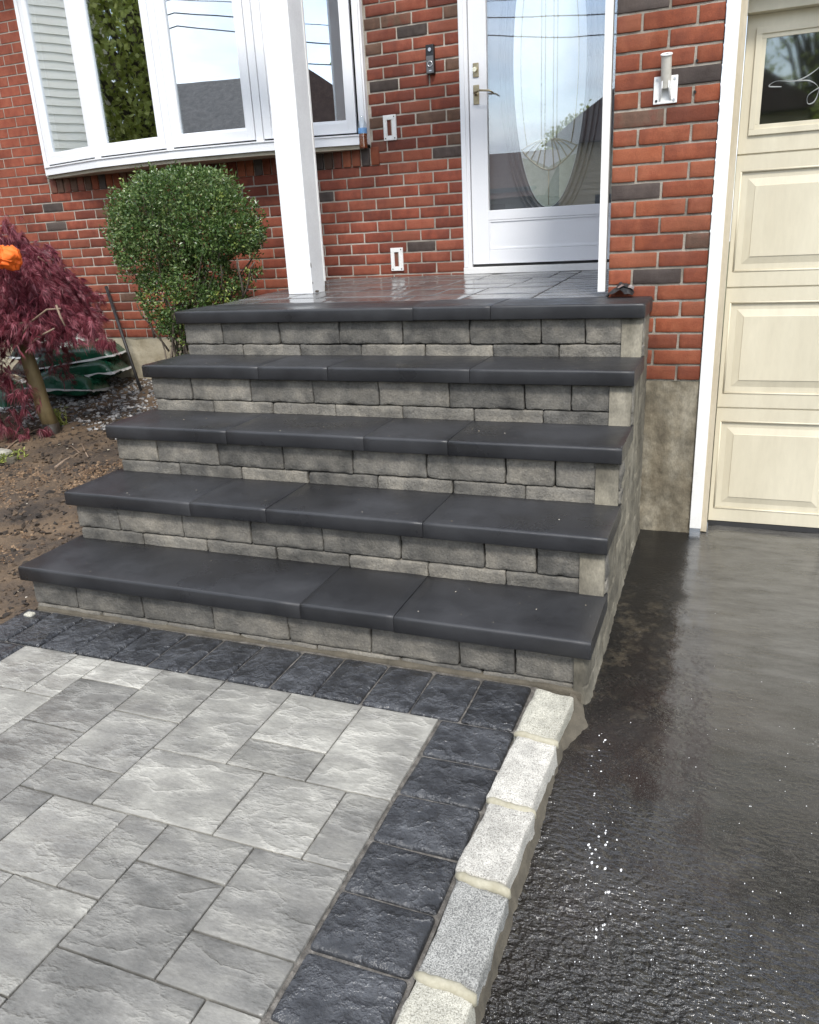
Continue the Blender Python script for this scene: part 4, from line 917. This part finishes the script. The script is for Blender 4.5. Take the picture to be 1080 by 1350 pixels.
for sx_ in (-1, 1):
    for sz_ in (-1, 1): place('screw', MB().tube([(-.201+sx_*.033, -.008, 1.147+sz_*.037), (-.201+sx_*.033, -.0105, 1.147+sz_*.037)], .0048, 10).mesh('sc'), 'silver' if (sx_, sz_) != (-1, -1) else 'black_plastic', fb)
for u_, v_, lb in ((919, 80, 'upper'), (916, 121, 'lower')):
    p = at_y(u_, v_, -0.001)
    meta(place('anchor_hole', MB().tube([(p.x, -.002, p.z), (p.x, 0.006, p.z)], .0055, 10).mesh('hole'), 'dark_gap'), '%s of two dark drilled anchor holes in the pier mortar beside the flag bracket' % lb, 'hole', 'drilled anchor holes in the pier')
# water bottle on the sill
bo = thing('drink_bottle', (-2.128, D-.045, 1.186), 'half full clear plastic bottle of amber liquid on the brick sill', 'bottle')
place('body', MB().lathe([(0.001, 0.001), (.026, .001), (.028, .008), (.0265, .02), (.028, .03), (.0265, .042), (.028, .052), (.0265, .064), (.028, .076), (.028, .125), (.024, .148), (.014, .168), (.0105, .176), (.0105, .188), (.0005, .189)], 20, tuple(WL[bo])).mesh('body', True), 'bottle_plastic', bo)
place('liquid', MB().lathe([(0.001, 0.003), (.0245, .004), (.0262, .01), (.025, .02), (.0262, .03), (.025, .042), (.0262, .052), (.025, .064), (.0262, .085), (.0005, .0855)], 20, tuple(WL[bo])).mesh('liq', True), 'amber', bo)
place('wrap_label', MB().lathe([(.0283, .088), (.0285, .089), (.0285, .118), (.0283, .119)], 20, tuple(WL[bo])).mesh('lab', True), 'bottle_label', bo)
# crumpled flashing tape at the pier foot
me = grid(-.395, -.285, -.075, -.012, 22, 12, lambda x, y: ZT+.004+.046*max(0, 1-((x+.335)/.062)**2)*(0.5+(y+.075)/.063*.6)+.016*nz((x, y, 0), 45))
meta(put('flashing_tape', me, 'tar'), 'crumpled black flashing tape heaped on the landing against the pier foot', 'flashing tape')
ft_ = bpy.data.objects['flashing_tape']; WL[ft_] = Vector((0, 0, 0))
me = grid(-.352, -.286, -.052, -.016, 10, 6, lambda x, y: ZT+.048+.020*nz((x, y, 2), 40)-abs(x+.325)*.35)
put('foil_flap', me, 'silver', ft_)

# ------------------------------------------------------------------ garden: gravel, soil, litter
def pebble_stuff(name, n, fx, size, mat, seed, flat=0.6, lift=0.3):
    r = random.Random(seed); V = []; F = []
    base = [Vector(v).normalized() for v in ((1, 0, 0), (-1, 0, 0), (0, 1, 0), (0, -1, 0), (0, 0, 1), (0, 0, -1))]
    tri = [(0, 2, 4), (2, 1, 4), (1, 3, 4), (3, 0, 4), (2, 0, 5), (1, 2, 5), (3, 1, 5), (0, 3, 5)]
    for _ in range(n):
        x, y = fx(r); s = size*(0.4+r.random()**2*1.3); rot = Euler((r.uniform(-.6, .6), r.uniform(-.6, .6), r.uniform(0, 6.3))).to_matrix()
        sc = Vector((s*r.uniform(.6, 1.3), s*r.uniform(.5, 1), s*flat*r.uniform(.5, 1.2))); k = len(V); c = Vector((x, y, zsoil(x, y)+sc.z*lift))
        for b in base: V.append(tuple(c+rot @ Vector((b.x*sc.x*r.uniform(.7, 1.2), b.y*sc.y*r.uniform(.7, 1.2), b.z*sc.z))))
        F += [tuple(k+i for i in t) for t in tri]
    return meta(put(name, mesh_from(name, V, F), mat), kind='stuff')
def gravel_xy(r):
    while True:
        x = r.uniform(-5.6, -2.46); y = r.uniform(-0.15, D-.02)
        if y+0.22*nz((x, 0, 0), 2)+(x+3.6)*0.22 > 0.22+0.12*r.random(): return x, y
pebble_stuff('gravel', 7500, gravel_xy, 0.016, 'gravel_mix', 5)
pebble_stuff('soil_clods', 15000, lambda r: (r.uniform(-5.4, -2.44), r.uniform(-2.2, 0.75)), 0.0125, 'soil_clod', 6)
def rust_xy(r):
    while True:
        x = r.uniform(-4.4, -2.42); y = r.uniform(-1.6, 0.1)
        if nz((x, y, 4), 1.6)+0.25-abs(y+.75)*.5-max(0, -3.4-x)*.6 > r.random()*.3: return x, y
pebble_stuff('soil_lumps', 1500, lambda r: (r.uniform(-5.2, -2.46), r.uniform(-2.0, 0.6)), 0.022, 'soil_clod', 16, lift=0.1)
pebble_stuff('rusty_soil', 15000, rust_xy, 0.0085, 'soil_rust', 8)
pebble_stuff('wood_chips', 420, lambda r: (r.uniform(-6, -2.44), r.uniform(-1.7, 0.9)), 0.012, 'litter_pale', 9, flat=.35)
def twig(pts, r_, label):
    P = [at_z(u, v, -0.55) for u, v in pts]; P = [Vector((p.x, p.y, zsoil(p.x, p.y)+.010)) for p in P]
    meta(place('twig', MB().tube(P, [r_*(1-.6*i/len(P)) for i in range(len(P))], 6).mesh('twig', True), 'twig_pale'), label, 'twig', 'dead twigs lying on the soil')
twig([(75, 626), (90, 618), (108, 612), (96, 604)], .008, 'longer pale forked twig lying on bare soil below the maple')
twig([(112, 604), (115, 610), (119, 616)], .006, 'shorter pale twig on bare soil just left of the third step')
twig([(5, 610), (25, 598), (50, 588), (64, 585)], .005, 'thin straight grey twig on the soil beside the yellow weed')
# a few stones
def stone(u, v, s, label, mat='granite_cream'):
    p = at_z(u, v, -0.6); p.z = zsoil(p.x, p.y)
    meta(put('stone', rbox('stone', s*1.3, s, s*.8, s*.3, (4, 4, 4), amp=s*.18, fr=9/s*.1, seed=int(u)), mat, None, (p.x, p.y, p.z+s*.25)), label, 'stone', 'loose stones on the soil')
stone(10, 625, .075, 'pale lumpy stone lying on soil at the left edge below the weeds')
stone(22, 628, .05, 'smaller brown lump touching the pale stone at the left edge', 'haunch')
stone(34, 788, .03, 'small yellowish pebble beside the lowest step and the dark border')
# iron rod leaning on the wall
r0, r1 = at_y(188, 518, 1.12), at_y(140, 378, 1.41)
meta(place('iron_rod', MB().tube([r0-Vector((0, 0, .03)), r1], [.011, .013], 10).mesh('rod', True), 'iron_rod'), 'thin black rod leaning against the house wall behind the maple', 'rod')

# soil bags behind the trunk
def bag(loc, sx, sy, h, rot, mat, seam_mat, label, seed):
    o = thing('soil_bag', loc, label, 'bag', 'bags of soil piled by the wall')
    n = 22; off = Vector((seed*3.3, seed, 0))
    vs = []; fs = []
    for sgn in (1, -1):
        for j in range(n+1):
            for i in range(n+1):
                a, b = -1+2*i/n, -1+2*j/n
                hh = (max(0, 1-abs(a)**4)*max(0, 1-abs(b)**3.4))**.42*(1+.22*mnoise.noise(Vector((a*2.2, b*2.2, 7))+off))
                z = sgn*h*1.8*hh*(1 if sgn > 0 else .6)+0.014*mnoise.noise(Vector((a*2.5, b*2.5, sgn))+off)*hh*1.6
                vs.append((a*sx*(1-.05*hh), b*sy, z+h*.7))
    m = (n+1)**2
    for s in range(2):
        for j in range(n):
            for i in range(n):
                q = s*m+j*(n+1)+i; f = (q, q+1, q+n+2, q+n+1); fs.append(f if s == 0 else f[::-1])
    put('sack', mesh_from('sack', vs, fs, True), mat, o, loc, rot=rot)
    V = []; F = []; k = 140
    per = []
    for i in range(k):
        t = 4*i/k; e, f = int(t), t-int(t)
        per.append([(-1+2*f, -1), (1, -1+2*f), (1-2*f, 1), (-1, 1-2*f)][e])
    for (a, b) in per:
        wv = mnoise.noise(Vector((a*2, b*2, 4))+off); w2 = mnoise.noise(Vector((a*3.2, b*3.2, 9))+off)
        for q, dz in ((0.985, 0), (1.035+.02*wv, .010*w2), (1.075+.04*wv, .018*w2-.012)): V.append((a*sx*q, b*sy*q, h*.7+dz))
    for i in range(k):
        for j in range(2): F.append((i*3+j, i*3+j+1, ((i+1) % k)*3+j+1, ((i+1) % k)*3+j))
    put('seam', mesh_from('seam', V, F, True), seam_mat, o, loc, rot=rot)
def bagpx(u, v, y, zoff=0):
    return tuple(at_y(u, v, y)+Vector((0, 0, zoff)))
bag(bagpx(92, 517, .95), .25, .16, .055, (R(-6), R(4), R(14)), 'bag_green', 'bag_clear', 'dark green soil bag at the bottom front of the pile, its clear hem torn', 1)
bag(bagpx(112, 499, 1.12), .30, .18, .055, (R(-3), R(-4), R(20)), 'bag_green', 'bag_clear', 'dark green soil bag second from the bottom with pale grey hem', 2)
bag(bagpx(108, 481, 1.18), .31, .18, .060, (R(-2), R(-7), R(24)), 'bag_green', 'bag_clear', 'dark green soil bag near the top of the pile against the foundation', 3)
bag(bagpx(62, 497, 1.10), .20, .17, .06, (0, R(6), R(-15)), 'bag_black', 'bag_black', 'black soil bag in the middle of the pile right behind the trunk', 4)
bag(bagpx(62, 474, 1.15), .19, .17, .06, (0, R(3), R(10)), 'bag_black', 'bag_clear', 'black soil bag with loose clear plastic high in the pile', 5)
bag(bagpx(72, 459, 1.22), .22, .15, .05, (R(10), R(3), R(8)), 'bag_mint', 'bag_clear', 'whitish green soil bag lying on top of the pile', 6)
bag(bagpx(20, 533, .90), .20, .17, .06, (0, R(5), R(-20)), 'bag_green', 'bag_mint', 'dark green soil bag left of the trunk with pale hem', 7)

# ------------------------------------------------------------------ plants
def leaf_mesh(pts, mat_fn=None): pass
# boxwood
bush = thing('boxwood_bush', (-2.95, 0.62, -0.30), 'dense rounded green boxwood bush beside the top steps', 'bush')
YB = 0.66
EL = [(230, 285, 74, 60, .34, 1.0), (292, 300, 52, 50, .30, .9), (245, 250, 68, 30, .30, .7), (205, 330, 52, 50, .28, .7), (232, 385, 46, 52, .24, .7), (242, 435, 24, 34, .18, .35), (322, 345, 24, 34, .2, .28), (268, 372, 44, 46, .26, .6), (300, 392, 26, 20, .16, .16), (180, 300, 34, 50, .24, .5), (318, 308, 32, 26, .2, .35)]
r = random.Random(12); V = []; F = []; V2 = []; F2 = []
tot = sum(e[5] for e in EL); NL = 44000
def add_leaf(V, F, c, ln, wd, dirv, up):
    s = dirv.cross(up); s = s.normalized() if s.length > 1e-6 else Vector((1, 0, 0)); k = len(V)
    n_ = s.cross(dirv).normalized()
    V += [tuple(c), tuple(c+dirv*ln*.5+s*wd*.5-n_*wd*.12), tuple(c+dirv*ln), tuple(c+dirv*ln*.5-s*wd*.5-n_*wd*.12)]; F.append((k, k+1, k+2)); F.append((k, k+2, k+3))
def rdir(r):
    while True:
        v = Vector((r.uniform(-1, 1), r.uniform(-1, 1), r.uniform(-1, 1)))
        if .05 < v.length < 1: return v.normalized()
EL = [(241+(u-241)*.93, v, ru*.93, rv, dy, wg) for (u, v, ru, rv, dy, wg) in EL]
for (u, v, ru, rv, dy, wgt) in EL:
    c = at_y(u, v, YB); ax_ = at_y(u+ru, v, YB).x-c.x; az_ = c.z-at_y(u, v+rv, YB).z
    for _ in range(int(NL*wgt/tot)):
        d = rdir(r); rad = (0.55+.45*r.random()**.5)*(1+.27*mnoise.noise(d*2.6+Vector((u, v, 0)))+.14*mnoise.noise(d*9+Vector((u, v, 0))))
        p = c+Vector((d.x*ax_*rad, d.y*dy*rad, d.z*az_*rad))
        gz = mnoise.noise(p*6.5); low = max(0, min(1, (0.72-p.z)/.5))
        if gz < -0.34+.16*low and d.z < .6: continue
        if p.x > -2.72 and p.z < .62 and mnoise.noise(p*5+Vector((3, 1, 2))) < .12: continue
        if p.z < ZT+.03 and p.x > -2.46: continue
        dd = (d*0.7+rdir(r)*.9+Vector((0, 0, .25))).normalized()
        new = mnoise.noise(p*4+Vector((9, 9, 9))) > .42 and r.random() < .35
        add_leaf(V2 if new else V, F2 if new else F, p, r.uniform(.017, .027), r.uniform(.009, .014), dd, rdir(r))
for k_ in range(150):                                           # stray shoots that break the clipped outline
    u, v, ru, rv, dy, wgt = EL[k_ % len(EL)]; c = at_y(u, v, YB); ax_ = at_y(u+ru, v, YB).x-c.x; az_ = c.z-at_y(u, v+rv, YB).z
    d = rdir(r); d.y = -abs(d.y)*.6; st = c+Vector((d.x*ax_*.95, d.y*dy*.95, d.z*az_*.95)); g_ = (d+Vector((0, 0, .5))+rdir(r)*.4).normalized(); L_ = r.uniform(.03, .09)
    if st.z < ZT+.05 and st.x > -2.5: continue
    for q in range(16): add_leaf(V2 if k_ % 3 == 0 else V, F2 if k_ % 3 == 0 else F, st+g_*L_*q/16+rdir(r)*.008, r.uniform(.016, .026), r.uniform(.008, .013), (g_*.6+rdir(r)).normalized(), rdir(r))
put('foliage', mesh_from('leaves', V, F), 'bush_leaf', bush)
put('young_foliage', mesh_from('leaves2', V2, F2), 'bush_leaf_new', bush)
for o in bush.children: o.location = -WL[bush]
mb = MB()
gb = at_y(238, 466, .62); gb.z = -0.33
for k_ in range(26):
    u, v, ru, rv, dy, wgt = EL[k_ % len(EL)]
    t = at_y(u+r.uniform(-.7, .7)*ru, v+r.uniform(-.6, .6)*rv, YB)+Vector((0, r.uniform(-.2, .2), 0))
    s = gb+Vector((r.uniform(-.10, .10), r.uniform(-.1, .1), 0)); P = []
    for i in range(8):
        q = i/7; p = s.lerp(t, q); p.x = s.x+(t.x-s.x)*q**1.4; p += Vector((nz((q*3, k_, 0), 1), nz((q*3, k_, 5), 1), 0))*.05; P.append(p)
    mb.tube(P, [.010*(1-.75*i/7) for i in range(8)], 6)
for (u0, v0, u1, v1) in ((322, 391, 312, 340), (322, 391, 335, 345), (296, 395, 290, 350), (294, 396, 268, 372), (250, 405, 262, 355), (160, 285, 215, 300), (215, 300, 240, 340), (195, 320, 250, 345), (205, 445, 175, 360), (222, 465, 180, 400), (214, 440, 190, 405)):
    a_, b_ = at_y(u0, v0, YB-.05), at_y(u1, v1, YB-.14 if v1 < 360 else YB-.05)
    P = [a_.lerp(b_, i/5)+Vector((nz((i, u0, 0), .7), 0, nz((i, u0, 4), .7)))*.02 for i in range(6)]; mb.tube(P, [.007*(1-.5*i/5) for i in range(6)], 6)
place('stems', mb.mesh('stems', True), 'bark_grey', bush)

# red laceleaf maple
mp = thing('red_maple', (-4.0, 0.25, -0.48), 'small weeping maple with feathery dark red leaves in the soil bed', 'tree')
tb, tt = Vector((-3.985, .25, -.50)), Vector((-4.06, .25, .02))
place('trunk', MB().tube([tb+Vector((.004, 0, .10)), tb.lerp(tt, .4), tb.lerp(tt, .75)+Vector((.004, 0, 0)), tt, tt+Vector((-.03, .02, .10))], [.050, .049, .046, .044, .032], 14).mesh('trunk', True), 'bark_olive', mp)
place('root_flare', MB().tube([tb-Vector((0, 0, .04)), tb+Vector((0, 0, .05)), tb+Vector((.004, 0, .12))], [.078, .060, .051], 14).mesh('flare', True), 'bark_wet', mp)
r = random.Random(21); V = []; F = []; bmb = MB()
def lace(c, size, down):
    """one dissected leaf: seven narrow toothed blades fanning from the stalk"""
    a = (down+rdir(r)*.75).normalized(); s = a.cross(rdir(r)).normalized(); n_ = s.cross(a)
    for q in (-1.0, -.66, -.33, 0.03, .35, .68, 1.0):
        d = (a*math.cos(q*.95)+s*math.sin(q*.95)+Vector((0, 0, -.25))).normalized(); ln = size*(1-.42*abs(q))*r.uniform(.85, 1.1); wv = s*math.cos(q)*size*.017-a*math.sin(q)*size*.017
        k = len(V); V.extend([tuple(c), tuple(c+d*ln*.45+wv+n_*size*.04), tuple(c+d*ln+Vector((0, 0, -.12*ln))), tuple(c+d*ln*.45-wv+n_*size*.04)]); F.append((k, k+1, k+2)); F.append((k, k+2, k+3))
hub = tt+Vector((-.03, .02, .10))
for b in range(230):
    az = r.uniform(0, 2*math.pi); ca, sa = math.cos(az), math.sin(az); rad = r.uniform(.25, .86)*(.80 if ca > .2 else 1 if ca > -.2 else 1.2)
    ap = r.uniform(.16, .70)*(1.08-.42*rad*max(0, ca)-.15*rad)
    end = .06+r.uniform(-.06, .30) if ca > -.15 else r.uniform(-.25, .25)
    if ca > .5 and rad > .6: end = r.uniform(-.06, .12)
    if sa < 0: rad *= .88
    P = []
    for i in range(10):
        t = i/9; x = rad*t; zc = hub.z+ap*math.sin(min(1, t*1.7)*math.pi/2)
        z = zc if t < .55 else zc+(min(end, zc)-zc)*((t-.55)/.45)**1.7
        P.append(Vector((hub.x+x*ca+.03*nz((t*4, b, 0), 1), hub.y+x*.8*sa+.03*nz((t*4, b, 7), 1), z)))
    if b < 34: bmb.tube(P[:7], [.010*(1-.8*i/7)+.0015 for i in range(7)], 6)
    for q in range(int(50+85*rad)):
        t = .25+.75*r.random()**.8; i = min(8, int(t*9)); p = P[i].lerp(P[i+1], t*9-i)+rdir(r)*.05*r.random()
        if p.x > -4.10 and p.z < (.13 if p.x < -3.62 else .13-.5*(p.x+3.62))+.05*r.random(): continue
        if p.z < zsoil(p.x, p.y)+.08: continue
        out = Vector((ca, sa, 0)); lace(p, r.uniform(.038, .088), (out*.75+Vector((0, 0, -.75))).normalized())
# low drooping sprays near the trunk foot and at the far left
for (u, v, y, n_, sp) in ((28, 575, .12, 34, .09), (62, 566, .16, 16, .05), (10, 500, .05, 60, .16), (30, 520, .05, 40, .12), (2, 560, .05, 50, .14), (138, 450, .30, 40, .07), (118, 430, .3, 50, .10), (4, 640, -.1, 16, .05), (8, 295, .3, 30, .10)):
    c = at_y(u, v, y)
    for _ in range(n_): lace(c+rdir(r)*sp*r.random(), r.uniform(.05, .10), Vector((r.uniform(-.3, .3), -.1, -1)).normalized())
fo = put('foliage', mesh_from('maple', V, F), 'maple_leaf', mp); fo.location = -WL[mp]
for pts in ([(22, 452), (40, 425), (62, 408), (80, 407)], [(0, 435), (12, 430), (36, 424)], [(40, 455), (52, 443), (72, 433)], [(74, 402), (80, 418), (86, 430)]):
    P = [at_y(u, v, .03) for u, v in pts]; bmb.tube(P, [.0075*(1-.6*i/len(P)) for i in range(len(P))], 7)
place('branches', bmb.mesh('br', True), 'twig_pale', mp)
# crumpled orange cloth on the maple
c = at_y(2, 339, -.12); o_me = rbox('cloth', .14, .10, .085, .045, (26, 22, 18), amp=.038, fr=17, seed=31, fine=.016)
meta(put('orange_cloth', o_me, 'orange_cloth', None, tuple(c), rot=(.2, .3, .4)), 'crumpled bright orange cloth resting on the red maple', 'cloth')
# weeds
def weed(u, v, n_, h_, sp, label, seed):
    r2 = random.Random(seed); p0 = at_z(u, v, -.53); p0.z = zsoil(p0.x, p0.y); o = thing('weed', tuple(p0), label, 'weed', 'yellow green weeds in the soil bed'); V = []; F = []; mb = MB()
    for s in range(n_):
        b_ = p0+Vector((r2.uniform(-sp, sp), r2.uniform(-sp, sp)*.6, -.005)); t = b_+Vector((r2.uniform(-.05, .05), r2.uniform(-.05, .05), h_*r2.uniform(.5, 1))); mb.tube([b_, b_.lerp(t, .5)+Vector((.006, 0, 0)), t], [.0025, .002, .001], 5)
        for q in range(14):
            c = b_.lerp(t, .15+.85*r2.random()); add_leaf(V, F, c, r2.uniform(.018, .034), r2.uniform(.008, .013), (rdir(r2)+Vector((0, 0, .4))).normalized(), rdir(r2))
    l_ = put('leaves', mesh_from('wl', V, F), 'weed_leaf', o); l_.location = -WL[o]
    place('stalks', mb.mesh('st', True), 'weed_leaf', o)
weed(84, 580, 12, .15, .06, 'bushy yellow green weed growing at the foot of the maple trunk', 3)
weed(14, 612, 14, .06, .10, 'low sprawling yellow green weed on soil at the left edge', 4)

# foam specks on the wet driveway
r = random.Random(44); V = []; F = []
for k_ in range(230):
    if k_ < 55: u, v = r.gauss(790-(r.random()*10), 11), r.uniform(960, 1260); u += (v-960)*.02
    else: u, v = r.uniform(690, 1080), r.triangular(800, 1350, 1240); 
    p = at_z(u, v, -.725); 
    if p.x < -.17: continue
    p.z = zdrive(p.x, p.y)+.0006
    s = r.uniform(.0006, .0014) if k_ > 55 else r.uniform(.0010, .0032)
    k = len(V); st = r.uniform(1, 2.0); an = r.uniform(1.2, 1.9); m_ = 7
    V.append((p.x, p.y, p.z+s*.5))
    for j in range(m_):
        q = 2*math.pi*j/m_; a_, b_ = s*st*math.cos(q)*r.uniform(.7, 1.2), s*math.sin(q)*r.uniform(.7, 1.2); V.append((p.x+a_*math.cos(an)-b_*math.sin(an), p.y+a_*math.sin(an)+b_*math.cos(an), p.z-.0008))
    for j in range(m_): F.append((k, k+1+j, k+1+(j+1) % m_))
meta(put('foam_specks', mesh_from('foam', V, F, True), 'foam'), kind='stuff')
# crumbs scattered on the steps
V = []; F = []
for k_ in range(75):
    i = r.randrange(1, 5); x = r.uniform(SL+.1, SR-.05); y = Y5-(5-i)*TRD+r.uniform(.03, TRD-.03); z = ZT-(5-i)*RIS+.0003; s = r.uniform(.0008, .0022); k = len(V)
    for a_, b_ in ((-1, -.6), (.8, -1), (1, .8), (-.5, 1)): V.append((x+a_*s, y+b_*s, z))
    V.append((x, y, z+s*.8)); F += [(k, k+1, k+4), (k+1, k+2, k+4), (k+2, k+3, k+4), (k+3, k, k+4)]
meta(put('crumbs', mesh_from('crumbs', V, F), 'litter_pale'), kind='stuff')

# ------------------------------------------------------------------ the street behind the camera, seen in the glass
def simple_house(name, x0, x1, y0, y1, z0, ze, zr, wallm, roofm, label, gable='x', laps=True, brick_to=None):
    o = thing(name, ((x0+x1)/2, (y0+y1)/2, z0), label, 'house')
    if brick_to is not None: place('brick_base', box(x0, x1, y0, y1, z0, brick_to), 'brick_brown', o)
    zb_ = brick_to if brick_to is not None else z0
    mb = MB()
    if laps:
        z = zb_
        while z < ze:
            n = len(mb.v); e = .018
            mb.v += [(x0-e, y0-e, z), (x1+e, y0-e, z), (x1+e, y1+e, z), (x0-e, y1+e, z), (x0, y0, z+.15), (x1, y0, z+.15), (x1, y1, z+.15), (x0, y1, z+.15)]
            mb.f += [(n, n+1, n+5, n+4), (n+1, n+2, n+6, n+5), (n+2, n+3, n+7, n+6), (n+3, n, n+4, n+7), (n, n+3, n+2, n+1)]; z += .15
    else: mb.box(x0, x1, y0, y1, zb_, ze)
    place('wall', mb.mesh('w'), wallm, o)
    mb = MB(); e = .35
    if gable == 'x':
        ym = (y0+y1)/2; mb.v = [(x0-e, y0-e, ze-.15), (x1+e, y0-e, ze-.15), (x1+e, y1+e, ze-.15), (x0-e, y1+e, ze-.15), (x0-e, ym, zr), (x1+e, ym, zr)]; mb.f = [(0, 1, 5, 4), (2, 3, 4, 5), (0, 4, 3), (1, 2, 5), (0, 3, 2, 1)]
    else:
        xm = (x0+x1)/2; mb.v = [(x0-e, y0-e, ze-.15), (x1+e, y0-e, ze-.15), (x1+e, y1+e, ze-.15), (x0-e, y1+e, ze-.15), (xm, y0-e, zr), (xm, y1+e, zr)]; mb.f = [(0, 4, 5, 3), (1, 2, 5, 4), (0, 1, 4), (2, 3, 5), (0, 3, 2, 1)]
    place('roof', mb.mesh('r'), roofm, o)
    for k_ in range(2):
        xx = x0+(x1-x0)*(.25+.5*k_); place('window', box(xx-.5, xx+.5, y1+.02, y1+.05, z0+1.2, z0+2.4), 'dark_gap', o)
    return o
simple_house('neighbour_house', -24, -15.2, -8.5, 2.5, -1.0, 6.5, 8.5, 'siding', 'shingle', 'neighbouring cream clapboard house over a brick base, seen only in the window glass', brick_to=2.25)
simple_house('street_house', -18.5, -10.5, -28, -20, -1.0, 3.2, 6.3, 'siding_grey', 'shingle', 'low grey house across the street mirrored in the bow window')
simple_house('street_house', -4.5, 1.4, -24, -17, -1.0, 2.9, 4.9, 'siding_tan', 'shingle_red', 'tan gabled house across the street mirrored in the entry door', gable='y')
def street_tree(x, y, h_, rad, n_, label, seed, bare=False):
    o = thing('street_tree', (x, y, -1), label, 'tree'); r2 = random.Random(seed); mb = MB(); mb.tube([(x, y, -1), (x+.1, y, h_*.35), (x, y+.1, h_*.7)], [.3, .22, .1], 8)
    V = []; F = []
    for b in range(22):
        d = rdir(r2); d.z = abs(d.z)*.9; t = Vector((x, y, h_*.55))+Vector((d.x*rad*.9, d.y*rad*.9, d.z*h_*.45)); mb.tube([(x, y, h_*(.2+.3*r2.random())), tuple(Vector((x, y, h_*.5)).lerp(t, .6)), tuple(t)], [.09, .05, .015], 5)
    for _ in range(n_):
        d = rdir(r2); q = (.5+.5*r2.random()**.5)*(1+.3*mnoise.noise(d*3+Vector((seed, 0, 0)))); p = Vector((x+d.x*rad*q, y+d.y*rad*q, h_*.58+d.z*h_*.46*q))
        add_leaf(V, F, p, (r2.uniform(.10, .17) if n_ > 30000 else r2.uniform(.11, .22)), (.10 if n_ > 30000 else .11), rdir(r2), rdir(r2))
    l_ = put('crown', mesh_from('cr', V, F), 'tree_leaf', o); l_.location = -WL[o]
    place('trunk', mb.mesh('tr', True), 'bark_grey', o)
simple_house('street_house', -11.6, -5.7, -25, -19.5, -1.0, 1.7, 3.1, 'siding_grey', 'shingle_red', 'low dark house across the street, mirrored low in the entry door beside the tree')
street_tree(-14.2, -8.6, 8.4, 3.6, 48000, 'large yellow green tree mirrored in the second window light', 1)
street_tree(-5.2, -27.5, 4.6, 2.3, 9000, 'round green tree mirrored in the middle of the entry door', 2)
street_tree(3.4, -15, 3.3, 2.2, 8000, 'green tree across the street mirrored in the garage window', 3)
street_tree(2.2, -26.5, 9.0, 2.6, 2500, 'thinly leaved tall tree behind the tan house', 4)
pl = thing('utility_pole', (-25.3, -11.8, -1), 'wooden utility pole by the street carrying wires', 'utility pole')
place('mast', MB().tube([(-25.3, -11.8, -1), (-25.3, -11.8, 7.2)], [.14, .10], 10).mesh('mast'), 'bark_grey', pl)
place('crossarm', box(-26.2, -24.4, -11.86, -11.74, 6.6, 6.72), 'bark_grey', pl)
for k_, (ya, za, zb2, sag) in enumerate(((-11.8, 6.8, 6.9, .8), (-11.8, 6.1, 6.0, .7), (-11.7, 5.2, 5.3, .6), (-11.75, 5.0, 5.0, .7), (-11.8, 4.75, 4.8, .9))):
    P = [(-39.3+90*i/60, ya, za+(zb2-za)*i/60-(sag+.5)*(1-((i % 20)/10-1)**2)+.4) for i in range(61)]
    meta(place('power_wire', MB().tube(P, .008+.005*(k_ > 2), 5).mesh('wire'), 'black_plastic'), ['highest', 'second highest', 'third highest', 'second lowest', 'lowest'][k_]+' of the dark overhead wires along the street, mirrored in the glass', 'wire', 'overhead wires along the street')
P = [(-15.3+i*1.15, -11.8+i*1.15, 6.4-.33*i+.035*i*i-.4*math.sin(i/11*math.pi)) for i in range(12)]
meta(place('service_wire', MB().tube(P, .010, 5).mesh('wire'), 'black_plastic'), 'dark service wire dropping from the utility pole to the house eave', 'wire')
